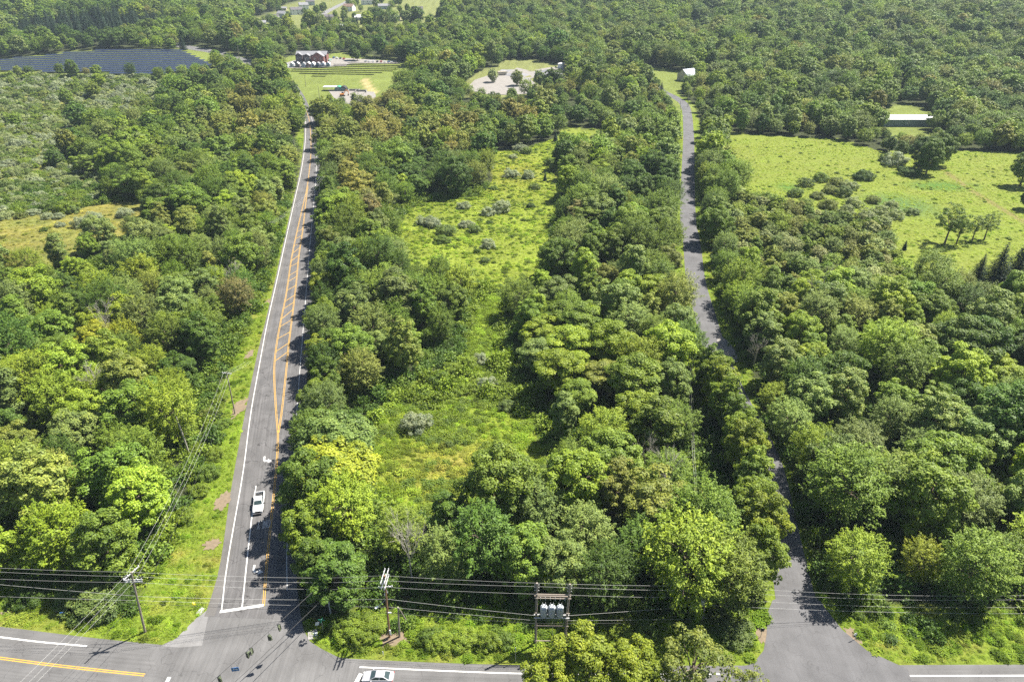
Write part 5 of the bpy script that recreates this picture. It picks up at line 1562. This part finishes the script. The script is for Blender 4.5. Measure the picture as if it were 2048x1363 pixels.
post_sign('marker_post', (767, 1311), 1.2, (0.14, 0.75), M_SIGNWHITE, 'white marker post in the grass below the brown pole')
post_sign('marker_post', (1031, 1322), 3.4, (0.16, 0.5), M_GREYPAINT, 'tall thin grey post in the verge left of the transformer rack')
x, y = G(391, 1216)
e = tag(empty('corner_marker', (x, y, 0)), 'small yellow and black marker beside the left kerb ramp', 'marker')
MB().tube([(0, 0, -0.1), (0, 0, 1.0)], 0.05, 8).build('post', M_BLACK, e)
MB().tube([(0, 0, 1.0), (-0.1, 0, 1.3), (-0.2, 0, 1.45)], [0.2, 0.22, 0.1], 8).build('cap', M_YPLASTIC, e)
for k, (quad, plate, lab) in enumerate((([(616, 1259), (634, 1258), (636, 1276), (616, 1279)], [(626, 1264), (635, 1263), (636, 1274), (627, 1275)], 'concrete kerb ramp with a dark tactile plate at the junction'),
                                        ([(392, 1226), (402, 1214), (411, 1216), (400, 1230)], [(396, 1222), (403, 1215), (409, 1217), (402, 1225)], 'small concrete kerb ramp at the left corner'))):
    g = GP(quad); c = Vector((sum(p[0] for p in g) / 4, sum(p[1] for p in g) / 4, 0))
    e = tag(empty('kerb_ramp', c), lab, 'kerb ramp')
    MB().prism([(p[0] - c.x, p[1] - c.y, 0.0) for p in g], (0, 0, 1), 0.12).build('slab', M_CONC, e)
    g2 = GP(plate)
    MB().prism([(p[0] - c.x, p[1] - c.y, 0.121) for p in g2], (0, 0, 1), 0.012).build('tactile_plate', M_GREYPAINT, e)

# ------------------------------------------------------------------ vehicles
def loft(m, secs):
    n = len(secs[0])
    vs = [p for s_ in secs for p in s_]
    fs = []
    for i in range(len(secs) - 1):
        for k in range(n):
            fs.append((i * n + k, i * n + (k + 1) % n, (i + 1) * n + (k + 1) % n, (i + 1) * n + k))
    fs.append(tuple(range(n))); fs.append(tuple(range((len(secs) - 1) * n, len(secs) * n))[::-1])
    return m.add(vs, fs)

def wheels(e, xs, half, r):
    for x in xs:
        for s_ in (-1, 1):
            w = MB().tube([(x, s_ * (half - 0.24), r), (x, s_ * (half + 0.015), r)], r, 18).build('wheel', M_RUBBER, e)
            MB().tube([(x, s_ * (half - 0.02), r), (x, s_ * (half + 0.03), r)], r * 0.62, 14).build('rim', M_CHROME, w)

def bodysec(x, w, zt, z0=0.3):
    return [(x, -w * 0.90, z0), (x, -w, z0 + 0.22), (x, -w, zt - 0.16), (x, -w * 0.93, zt), (x, 0, zt + 0.03), (x, w * 0.93, zt), (x, w, zt - 0.16), (x, w, z0 + 0.22), (x, w * 0.90, z0)]

def greenhouse(e, base, roof, zb, zr, wb, wr, paint):
    """base=(rear x, front x) roof=(rear, front): painted cab with glass set proud of it"""
    rb, fb = base; rr, fr = roof
    m = MB()
    B = [(fb, -wb, zb), (fb, wb, zb), (rb, wb, zb), (rb, -wb, zb)]
    T = [(fr, -wr, zr), (fr, wr, zr), (rr, wr, zr), (rr, -wr, zr)]
    C = [(fr * 0.8 + rr * 0.2, -wr * 0.8, zr + 0.05), (fr * 0.8 + rr * 0.2, wr * 0.8, zr + 0.05), (rr * 0.8 + fr * 0.2, wr * 0.8, zr + 0.05), (rr * 0.8 + fr * 0.2, -wr * 0.8, zr + 0.05)]
    vs = B + T + C
    fs = [(0, 1, 5, 4), (1, 2, 6, 5), (2, 3, 7, 6), (3, 0, 4, 7), (4, 5, 9, 8), (5, 6, 10, 9), (6, 7, 11, 10), (7, 4, 8, 11), (8, 9, 10, 11)]
    m.add(vs, fs).build('cabin', paint, e)
    def pane(name, a, b, c, d, ins, off):
        P_ = [Vector(v) for v in (a, b, c, d)]
        ctr = sum(P_, Vector()) / 4
        nn = (P_[1] - P_[0]).cross(P_[3] - P_[0]).normalized()
        if nn.dot(ctr - Vector(((fb + rb) / 2, 0, (zb + zr) / 2))) < 0: nn = -nn
        MB().prism([p.lerp(ctr, ins) + nn * 0.003 for p in P_], nn, off).build(name, M_GLASS, e)
    pane('windscreen', B[0], B[1], T[1], T[0], 0.10, 0.012)
    pane('rear_window', B[2], B[3], T[3], T[2], 0.12, 0.012)
    for s_, (i, j) in enumerate(((1, 2), (3, 0))):
        b1, b2, t2, t1 = [Vector(v) for v in (B[i], B[j], T[j], T[i])]
        mb_, mt = b1.lerp(b2, 0.5), t1.lerp(t2, 0.5)
        pane('side_window', b1, mb_, mt, t1, 0.12, 0.012)
        pane('side_window', mb_, b2, t2, mt, 0.12, 0.012)

def sedan(loc, rz, paint, label, group=None):
    e = tag(empty('car', loc, rz), label, 'car', group)
    m = MB()
    loft(m, [bodysec(-2.38, 0.70, 0.86), bodysec(-2.2, 0.85, 0.99), bodysec(-1.5, 0.91, 1.0), bodysec(0.2, 0.92, 0.96), bodysec(1.1, 0.92, 0.93), bodysec(1.9, 0.88, 0.80), bodysec(2.25, 0.78, 0.70), bodysec(2.4, 0.62, 0.60)])
    m.build('body', paint, e, smooth=False)
    greenhouse(e, (-1.85, 1.15), (-1.0, 0.28), 0.96, 1.40, 0.80, 0.60, paint)
    wheels(e, (-1.42, 1.42), 0.90, 0.33)
    for s_ in (-1, 1):
        MB().box((2.2, s_ * 0.60, 0.64), (0.22, 0.34, 0.12), s_ * -0.3).build('headlight', M_LAMP, e)
        MB().box((-2.3, s_ * 0.64, 0.84), (0.12, 0.36, 0.14), s_ * 0.2).build('tail_light', M_RED, e)
        MB().box((0.85, s_ * 1.0, 0.98), (0.16, 0.2, 0.13)).build('mirror', paint, e)
    return e

def pickup(loc, rz, label):
    e = tag(empty('pickup_truck', loc, rz), label, 'pickup truck')
    m = MB()
    loft(m, [bodysec(-0.95, 0.99, 1.18, 0.45), bodysec(0.4, 1.0, 1.18, 0.45), bodysec(1.3, 1.0, 1.17, 0.45), bodysec(2.3, 0.98, 1.10, 0.45), bodysec(2.75, 0.93, 1.02, 0.45), bodysec(2.9, 0.82, 0.90, 0.5)])
    m.build('body', M_CARWHITE, e)
    MB().box((-1.93, 0, 0.62), (1.92, 1.7, 0.16)).build('bed_floor', M_BLACK, e)
    for s_ in (-1, 1):
        MB().box((-1.93, s_ * 0.93, 0.82), (1.94, 0.14, 0.68)).build('bed_side', M_CARWHITE, e)
    MB().box((-2.87, 0, 0.86), (0.09, 1.98, 0.6)).build('tailgate', M_CARWHITE, e)
    MB().box((-1.06, 0, 0.92), (0.10, 1.7, 0.5)).build('bed_liner', M_BLACK, e)
    MB().box((-1.5, 0.3, 0.82), (0.5, 0.5, 0.3)).build('tool_box', M_STEEL, e)
    greenhouse(e, (-0.92, 1.25), (-0.72, 0.52), 1.17, 1.82, 0.90, 0.74, M_CARWHITE)
    wheels(e, (-1.85, 1.85), 0.97, 0.40)
    MB().box((2.91, 0, 0.84), (0.06, 1.1, 0.30)).build('grille', M_BLACK, e)
    MB().box((2.95, 0, 0.56), (0.16, 1.9, 0.18)).build('front_bumper', M_CHROME, e)
    MB().box((-2.97, 0, 0.58), (0.14, 1.8, 0.16)).build('rear_bumper', M_CHROME, e)
    for s_ in (-1, 1):
        MB().box((2.86, s_ * 0.70, 0.88), (0.16, 0.34, 0.22)).build('headlight', M_LAMP, e)
        MB().box((-2.93, s_ * 0.92, 0.9), (0.06, 0.14, 0.4)).build('tail_light', M_RED, e)
        MB().box((0.95, s_ * 1.14, 1.25), (0.14, 0.28, 0.22)).build('mirror', M_BLACK, e)
    return e
tr = ROAD_T
px0 = G(519, 1010)
pickup((px0[0], px0[1], 0.045), math.atan2(-tr.y, -tr.x), 'white pickup truck with a dark open bed driving towards the junction')
c0 = G(757, 1358)
sedan((c0[0], c0[1], 0.04), math.pi - 0.03, M_CARSILVER, 'silver sedan waiting at the stop line on the cross road')
c0 = G(607.5, 232)
M_CARDARK = mat('dark_car_paint', (0.05, 0.05, 0.06), 0.3, 0.05)
M_CARBLUE = mat('blue_car_paint', (0.08, 0.14, 0.28), 0.3, 0.05)
M_CARRED = mat('red_car_paint', (0.35, 0.04, 0.04), 0.3, 0.05)
sedan((c0[0], c0[1], float(E(*c0)) + 0.05), math.atan2(-1, 0.08), M_CARDARK, 'dark car far up the state road at the rise')

# ------------------------------------------------------------------ far buildings, solar fields, yards
def gable_house(name, px, py, W, D, H, RH, rz, wall, roof, label, cat='house', nwin=3, storeys=2, ridge='x', door=True, over=0.4):
    x, y = G(px, py)
    e = tag(empty(name, (x, y, float(E(x, y))), rz), label, cat)
    MB().box((0, 0, H / 2 - 0.25), (W, D, H + 0.5)).build('wall', wall, e)
    if ridge == 'x':
        a, b, n_ = W / 2 + over, D / 2 + over, 0
        ridge_pts = [(-a, 0, H + RH), (a, 0, H + RH)]
        r = MB()
        for s_ in (-1, 1):
            r.prism([(-a, s_ * b, H - 0.15), (a, s_ * b, H - 0.15), (a, 0, H + RH), (-a, 0, H + RH)], (0, 0, 1), 0.18)
        for s_ in (-1, 1):
            MB().prism([(s_ * W / 2, -D / 2, H), (s_ * W / 2, D / 2, H), (s_ * W / 2, 0, H + RH - 0.05)], (-s_, 0, 0), 0.2).build('gable', wall, e)
    else:
        a, b = D / 2 + over, W / 2 + over
        r = MB()
        for s_ in (-1, 1):
            r.prism([(s_ * b, -a, H - 0.15), (s_ * b, a, H - 0.15), (0, a, H + RH), (0, -a, H + RH)], (0, 0, 1), 0.18)
        for s_ in (-1, 1):
            MB().prism([(-W / 2, s_ * D / 2, H), (W / 2, s_ * D / 2, H), (0, s_ * D / 2, H + RH - 0.05)], (0, -s_, 0), 0.2).build('gable', wall, e)
    r.build('roof', roof, e)
    for st in range(storeys):
        z = H * (st + 0.55) / storeys
        for k in range(nwin):
            wx = -W / 2 + W * (k + 0.5) / nwin
            f = MB().box((wx, -D / 2 - 0.03, z), (1.3, 0.08, 1.5)).build('window', M_SIGNWHITE, e)
            MB().box((wx, -D / 2 - 0.08, z), (1.0, 0.04, 1.2)).build('pane', M_WINDOW, f)
    if door:
        MB().box((0.8, -D / 2 - 0.05, 1.05), (1.1, 0.1, 2.1)).build('door', M_BRICKD, e)
    return e
HOUSES = [
    (547, 44, 15, 9, 6.0, 2.8, 0.2, M_SIDING, M_SHINGLED, 'white two-storey house at the left of the hamlet lawns'),
    (521, 51, 14, 9, 3.4, 2.2, 0.3, M_SIDING, M_SHINGLE, 'low white house at the lower left end of the hamlet'),
    (566, 37, 12, 9, 6.0, 3.0, -0.4, M_SIDINGG, M_SHINGLE, 'pale grey house behind the dark round tree in the hamlet'),
    (594, 29, 16, 10, 6.0, 3.2, 0.5, M_SIDING, M_SHINGLED, 'large white house with a dark roof in the hamlet row'),
    (608, 19, 13, 9, 6.0, 3.2, 0.4, M_SIDING, M_SHINGLE, 'white gabled house above the large one in the hamlet row'),
    (621, 11, 13, 9, 5.6, 3.0, 0.3, M_SIDINGG, M_SHINGLED, 'blue-grey house at the top of the hamlet row'),
    (569, 21, 7, 6, 3.0, 1.8, 0.1, M_TAN, M_SHINGLE, 'small shed-like house at the edge of the hamlet wood'),
    (699, 22, 15, 10, 5.6, 3.4, -0.3, M_SIDING, M_SHINGLEB, 'white house with a brown roof on the dry lawn'),
    (737, 9, 20, 10, 5.6, 3.4, 0.0, M_SIDING, M_SHINGLE, 'long white house behind trees at the top of the hamlet'),
    (769, 18, 17, 9, 4.0, 2.6, 0.15, M_SIDINGG, M_SHINGLE, 'blue-grey low house right of the hamlet lawn'),
    (835, 27, 15, 9, 5.0, 3.4, 0.1, M_SIDINGG, M_SHINGLED, 'blue-grey house with a dark roof at the right of the hamlet'),
    (721, 40, 13, 9, 3.4, 2.6, 0.0, M_TAN, M_PALEROOF, 'house with a pale roof just above the dark spruce row'),
    (654, 39, 18, 9, 3.4, 2.4, 0.0, M_TAN, M_SHINGLED, 'long low house with a dark roof beside the hamlet street'),
    (678, 56, 18, 8, 3.0, 1.6, 0.0, M_SIDING, M_PALEROOF, 'low white building below the spruce row'),
    (790, 41, 14, 9, 3.6, 2.4, -0.1, M_TAN, M_SHINGLE, 'tan house half hidden by trees right of the spruce row'),
]
for (px, py, W, D, H, RH, rz, wm, rm, lab) in HOUSES:
    gable_house('house', px, py, W, D, H, RH, rz, wm, rm, lab, 'house', 3, 2 if H > 4.5 else 1)
gable_house('house', 1196, 34, 24, 9, 4.5, 1.2, 0.0, M_SIDINGG, M_PALEROOF, 'long pale house among the far woods right of centre', 'house', 6, 1)
gable_house('house', 1375, 160, 14, 12, 4.5, 4.6, 0.6, M_TAN, M_SIDINGG, 'house with a big pale roof beside the far end of the side road', 'house', 3, 1)
gable_house('barn', 1805, 249, 36, 13, 4.6, 1.6, 0.0, M_BARN, M_PALEROOF, 'long blue-grey barn with a white roof behind the field', 'barn', 1, 1, door=False)
# inn with three brick gables
x, y = G(624, 127)
inn = tag(empty('brick_inn', (x, y, float(E(x, y))), 0.0), 'three-gabled red brick inn with grey roofs by the car park', 'building')
inn.scale = (0.9, 0.9, 0.82)
MB().box((0, 6, 4.5), (32, 10, 9.5)).build('wall', M_BRICK, inn)
r = MB()
for s_ in (-1, 1):
    r.prism([(-16.5, 6 + s_ * 5.6, 9.0), (16.5, 6 + s_ * 5.6, 9.0), (16.5, 6, 12.6), (-16.5, 6, 12.6)], (0, 0, 1), 0.25)
r.build('roof', M_SHINGLE, inn)
for k, (cx_, wd, dp, hh, wm) in enumerate(((-12.5, 7, 3.5, 9.0, M_BRICKD), (-3.5, 6, 6.0, 8.6, M_BRICKD), (8.0, 13, 7.0, 8.2, M_BRICK))):
    w_ = MB().box((cx_, 1 - dp / 2, hh / 2 - 0.25), (wd, dp, hh + 0.5)).build('wing', wm, inn)
    MB().prism([(cx_ - wd / 2, 1 - dp, hh), (cx_ + wd / 2, 1 - dp, hh), (cx_, 1 - dp, hh + wd * 0.33)], (0, 1, 0), dp + 4).build('gable', wm, inn)
    r = MB()
    for s_ in (-1, 1):
        r.prism([(cx_ + s_ * (wd / 2 + 0.4), 0.6 - dp, hh - 0.1), (cx_ + s_ * (wd / 2 + 0.4), 6, hh - 0.1), (cx_, 6, hh + wd * 0.33 + 0.25), (cx_, 0.6 - dp, hh + wd * 0.33 + 0.25)], (0, 0, 1), 0.2)
    r.build('roof', M_SHINGLE, inn)
    for st in range(2):
        for q in range(2):
            f = MB().box((cx_ + (q - 0.5) * wd * 0.45, 0.97 - dp, 2.2 + 3.6 * st), (1.5, 0.1, 1.9)).build('window', M_SIGNWHITE, inn)
            MB().box((cx_ + (q - 0.5) * wd * 0.45, 0.90 - dp, 2.2 + 3.6 * st), (1.2, 0.05, 1.6)).build('pane', M_WINDOW, f)
MB().box((17.4, 8, 2.7), (3, 5, 0.25)).build('awning', M_GREENCAN, inn)
# row of garden sheds for sale in front of the inn
SHEDM = [M_SIDINGG, M_SIDINGG, M_BRICKD, M_SIDINGG, M_BRICK, M_SIDING, M_BARN, M_SIDING, M_SIDINGG]
SHN = ['leftmost grey', 'second grey', 'dark brown', 'fourth, grey', 'reddish', 'white', 'dark blue-grey', 'second white', 'rightmost grey']
for k, px in enumerate((573, 585, 596, 608, 618, 627, 637, 647, 657)):
    gable_house('garden_shed', px, 134 - 0.12 * k, 3.6, 4.6, 2.6, 1.4, 0.1 * math.sin(k), SHEDM[k], M_SIDING if k % 3 else M_SHINGLE, f'{SHN[k]} garden shed in the row before the brick inn', 'shed', 1, 1, 'y', False, 0.2)
# parked cars
paints = [M_CARWHITE, M_CARSILVER, M_CARDARK, M_CARBLUE, M_CARRED]
pn_ = ['white', 'silver', 'dark', 'blue', 'red']
spots = [(668, 116.5), (674, 117.5), (681, 118), (688, 119)] + [(732 + 7.6 * k, 124.2 + 0.15 * k) for k in range(9)]
for k, (px, py) in enumerate(spots):
    x, y = G(px, py); c = (k * 7 + 3) % 5 if k not in (5, 9) else 0
    sedan((x, y, float(E(x, y)) + 0.22), 1.5 + 0.2 * math.sin(k), paints[c], f'{pn_[c]} car, {ORD[k]} from the inn along the distant car park', 'cars in the distant car park')
# solar rows
def solar_row(xa, xb, y, tilt, label, group, deck=4.2, back=False):
    n = max(2, int(abs(xb - xa) / 14))
    xm = (xa + xb) / 2
    z0 = float(E(xm, y))
    e = tag(empty('solar_panel_row', (xm, y, z0)), label, 'solar row', group)
    m, l = MB(), MB()
    L = xb - xa
    for k in range(n):
        u0, u1 = -L / 2 + L * k / n, -L / 2 + L * (k + 1) / n - 0.3
        za = float(E(xm + u0, y)) - z0; zb_ = float(E(xm + u1, y)) - z0
        c, s_ = deck / 2 * math.cos(tilt), deck / 2 * math.sin(tilt)
        zc_ = 1.1 + abs(s_)
        m.add([(u0, -c, za + zc_ - s_), (u1, -c, zb_ + zc_ - s_), (u1, c, zb_ + zc_ + s_), (u0, c, za + zc_ + s_),
               (u0, -c, za + zc_ - s_ - 0.08), (u1, -c, zb_ + zc_ - s_ - 0.08), (u1, c, zb_ + zc_ + s_ - 0.08), (u0, c, za + zc_ + s_ - 0.08)],
              [(0, 1, 2, 3), (7, 6, 5, 4), (0, 4, 5, 1), (1, 5, 6, 2), (2, 6, 7, 3), (3, 7, 4, 0)])
        l.tube([(u0 + 1, 0, za - 0.3), (u0 + 1, 0, za + zc_)], 0.08, 5)
    m.build('panels', M_PANEL, e); l.build('legs', M_STEEL, e)
ps = [G(0, 123)[1], G(200, 147)[1]]
SOLAR = np.array(GP([(-120, 124), (60, 117), (147, 105.5), (246, 101), (366, 103.5), (426, 131), (418, 144), (300, 151), (180, 148), (-120, 142)]))
ylo, yhi = SOLAR[:, 1].min(), SOLAR[:, 1].max()
nrow = 12
for k in range(nrow):
    yy = ylo + (yhi - ylo) * (k + 0.5) / nrow
    xsn = []
    for i in range(len(SOLAR)):
        (x0, y0), (x1, y1) = SOLAR[i], SOLAR[(i + 1) % len(SOLAR)]
        if (y0 > yy) != (y1 > yy):
            xsn.append(x0 + (x1 - x0) * (yy - y0) / (y1 - y0))
    xsn.sort()
    if len(xsn) >= 2 and xsn[-1] - xsn[0] > 8:
        solar_row(xsn[0], xsn[-1], yy, 0.10, f'dark blue solar row, {ORD[k]} from the front of the large solar field', 'rows of the large solar field', deck=(yhi - ylo) / nrow * 0.7)
for k, (x0, x1, py) in enumerate(((625, 654, 152.5), (599, 752, 148), (581, 768, 144), (584, 789, 140.3), (623, 800, 137), (666, 802, 133.5), (695, 803, 130.5))):
    a, b = G(x0, py), G(x1, py)
    solar_row(a[0], b[0], (a[1] + b[1]) / 2, -0.25, f'dark solar row, {ORD[k]} from the front of the small solar field', 'rows of the small solar field', deck=4.0)

# storage yard: carports, tanks, digger
x, y = G(664, 181)
e = tag(empty('carport', (x, y, float(E(x, y)))), 'long white-roofed carport at the back of the storage yard', 'carport')
MB().box((0, 0, 3.0), (13, 6, 0.35)).build('roof', M_PALEROOF, e)
for sx2 in (-6, 0, 6):
    for sy2 in (-2.6, 2.6):
        MB().tube([(sx2, sy2, 0), (sx2, sy2, 3)], 0.1, 6).build('post', M_STEEL, e)
for k, (px, col_, lab) in enumerate(((678, M_GREENCAN, 'green arched shelter in the storage yard'), (687.5, M_BLACK, 'black arched shelter in the storage yard'))):
    x, y = G(px, 181)
    e = tag(empty('arched_shelter', (x, y, float(E(x, y)))), lab, 'shelter')
    arc = [(3.2 * math.cos(t), -3.0, 3.6 * math.sin(t)) for t in np.linspace(0, math.pi, 11)]
    MB().prism(arc, (0, 1, 0), 6).build('cover', col_, e)
    MB().prism([(p[0] * 0.8, -3.05, p[2] * 0.8) for p in arc], (0, -1, 0), 0.05).build('doorway', M_BARN, e)
x, y = G(685, 193)
dg = tag(empty('digger', (x, y, float(E(x, y)) + 0.15), 0.5), 'orange digger in the pale storage yard', 'digger')
for s_ in (-1, 1):
    MB().box((0, s_ * 1.1, 0.45), (3.6, 0.6, 0.9)).build('track', M_BLACK, dg)
MB().box((-0.3, 0, 1.5), (2.8, 2.4, 1.1)).build('body', M_ORANGE, dg)
MB().box((0.5, 0.6, 2.6), (1.3, 1.1, 1.2)).build('cab', M_WINDOW, dg)
MB().tube([(1.0, -0.3, 1.8), (3.2, -0.3, 4.6), (5.0, -0.3, 3.2)], [0.32, 0.28, 0.22], 6).build('boom', M_ORANGE, dg)
MB().tube([(5.0, -0.3, 3.2), (4.8, -0.3, 1.2)], [0.24, 0.18], 6).build('arm', M_ORANGE, dg)
MB().box((4.7, -0.3, 0.8), (0.9, 1.0, 0.8)).build('bucket', M_BLACK, dg)
for k, (px, py, lab) in enumerate(((708, 183, 'dark material bay, left one at the back of the yard'), (722, 184.5, 'dark material bay, right one at the back of the yard'))):
    x, y = G(px, py)
    e = tag(empty('material_bay', (x, y, float(E(x, y)))), lab, 'bay')
    MB().box((0, 2, 0.8), (9, 0.5, 1.6)).build('back_wall', M_CONC, e)
    for s_ in (-4.3, 4.3): MB().box((s_, 0, 0.8), (0.5, 3.6, 1.6)).build('side_wall', M_CONC, e)
# stone heaps and a tank in the gravel pit
def heap(px, py, rx, ry, h, label, material):
    x, y = G(px, py); r_ = random.Random(int(px))
    m = MB(); n, rings = 16, 6
    vs = [(0, 0, h)]
    for i in range(1, rings + 1):
        f = i / rings
        for k in range(n):
            t = 2 * math.pi * k / n; q = 1 + 0.12 * math.sin(3 * t + px) + r_.uniform(-0.06, 0.06)
            vs.append((rx * f * q * math.cos(t), ry * f * q * math.sin(t), h * (1 - f) ** 0.9 * r_.uniform(0.9, 1.05) - 0.1 * f))
    fs = [(0, 1 + k, 1 + (k + 1) % n) for k in range(n)]
    for i in range(rings - 1):
        for k in range(n):
            a, b = 1 + i * n + k, 1 + i * n + (k + 1) % n
            fs.append((a, a + n, b + n, b))
    m.add(vs, fs)
    o = m.build('stone_heap', material, None, True); o.location = (x, y, float(E(x, y)) + 0.2)
    tag(o, label, 'stone heap')
heap(1094, 150, 13, 10, 5.0, 'grey stone heap on the right of the gravel pit, back one', M_GRAVEL_D)
heap(1122, 158, 15, 9, 4.5, 'grey stone heap at the right edge of the gravel pit', M_GRAVEL_D)
heap(1105, 163, 8, 6, 3.0, 'dark small heap in front of the two stone heaps', M_GRAVEL_D)
heap(1030, 150, 14, 8, 2.0, 'low grey gravel mound in the middle of the pit', M_GRAVEL_D)
x, y = G(1122, 136)
e = tag(empty('storage_tank', (x, y, float(E(x, y)))), 'round white tank at the back of the gravel pit', 'tank')
MB().tube([(0, 0, 0), (0, 0, 4.0), (0, 0, 4.8)], [3.2, 3.2, 0.4], 18).build('shell', M_SIGNWHITE, e)
MB().tube([(3.3, 0, 0), (3.3, 0, 4.2)], 0.12, 6).build('pipe', M_STEEL, e)
x, y = G(1118, 172)
sedan((x, y, float(E(x, y)) + 0.2), 0.4, M_CARRED, 'red vehicle half hidden by trees at the gravel pit')
x, y = G(1004, 151)
e = tag(empty('site_trailer', (x, y, float(E(x, y)) + 0.2), 0.2), 'tan site trailer at the left of the gravel pit', 'trailer')
MB().box((0, 0, 1.9), (8, 3, 2.8)).build('box', M_TAN, e)
for sx2 in (-2, 2):
    MB().tube([(sx2, -1.5, 0.45), (sx2, 1.5, 0.45)], 0.45, 12).build('wheel', M_RUBBER, e)
# poles of the distant highway
for k, (bp, tp) in enumerate((((478, 118), (475, 92)), ((509, 118), (505, 92)), ((462, 124), (458, 100)), ((612, 174), (609, 150)), ((640, 205), (636, 172)))):
    upole(bp, tp, 0.2, M_WOODPOLE, f'{ORD[k]} of the thin distant poles beside the highway and lawn')
# trees dotted on the hamlet lawns and car park, a row of spruces
HAM = [(578, 42, 'deep'), (634, 30, 'mid'), (646, 46, 'mid'), (671, 38, 'bright'), (742, 33, 'deep'), (751, 35, 'deep'), (780, 27, 'mid'), (800, 26, 'bright'), (815, 25, 'mid'), (722, 24, 'mid'), (708, 18, 'bright'), (609, 30, 'deep'), (690, 34, 'olive'), (715, 12, 'mid'), (790, 12, 'deep'), (620, 36, 'mid'), (560, 54, 'deep'), (826, 36, 'brown'),
       (553, 135, 'bright'), (708, 121, 'deep'), (715, 122, 'mid'), (560, 148, 'bright'), (800, 118, 'mid'), (812, 120, 'olive'), (1034, 172, 'olive'), (1078, 176, 'grey'), (985, 165, 'pale'), (950, 130, 'deep'), (996, 132, 'mid'), (1296, 190, 'deep'), (1308, 186, 'mid')]
rh = random.Random(12)
for k in range(26):
    HAM.append((rh.uniform(520, 870), rh.uniform(8, 58), rh.choice(['mid', 'deep', 'bright', 'grey'])))
hcount = {}
for (px, py, tn) in sorted(HAM):
    x, y = G(px, py)
    place = 'on the hamlet lawns' if py < 60 else 'around the inn and pit'
    kk = hcount[(tn, place)] = hcount.get((tn, place), -1) + 1
    plant('lawn_tree', rk.choice(['far_maple0', 'far_maple1', 'far_maple2', 'far_ash0']), x, y, rk.uniform(0.6, 0.95), rk.uniform(0, 6), np.array(TINT[tn]) * 1.2, f'{TNAME[tn]} distant tree {place}, {ORD[kk]} such from the left', 'tree', 'distant lawn trees')
for k in range(11):
    x, y = G(660 + 9 * k, 48.5 + 0.6 * math.sin(k * 2))
    plant('conifer_tree', 'far_spruce0', x, y, rk.uniform(0.62, 0.85), rk.uniform(0, 6), np.array(TINT['spruce']) * 1.1, f'dark spruce in the hamlet row, {ORD[k]} from its left end', 'conifer', 'spruce row by the hamlet')

# ------------------------------------------------------------------ the summer haze
M_HAZE, nt, out = new_mat('haze_air')
pv = N(nt, 'ShaderNodeVolumePrincipled')
pv.inputs['Color'].default_value = (0.70, 0.86, 1.0, 1)
pv.inputs['Density'].default_value = 0.00008
pv.inputs['Anisotropy'].default_value = 0.0
nt.links.new(pv.outputs[0], out.inputs['Volume'])
hz = MB().box((0, 1900, 53), (7400, 4800, 130)).build('haze', M_HAZE)
hz['kind'] = 'stuff'
hz['label'] = 'faint pale summer haze over the far woods'
hz['category'] = 'haze'
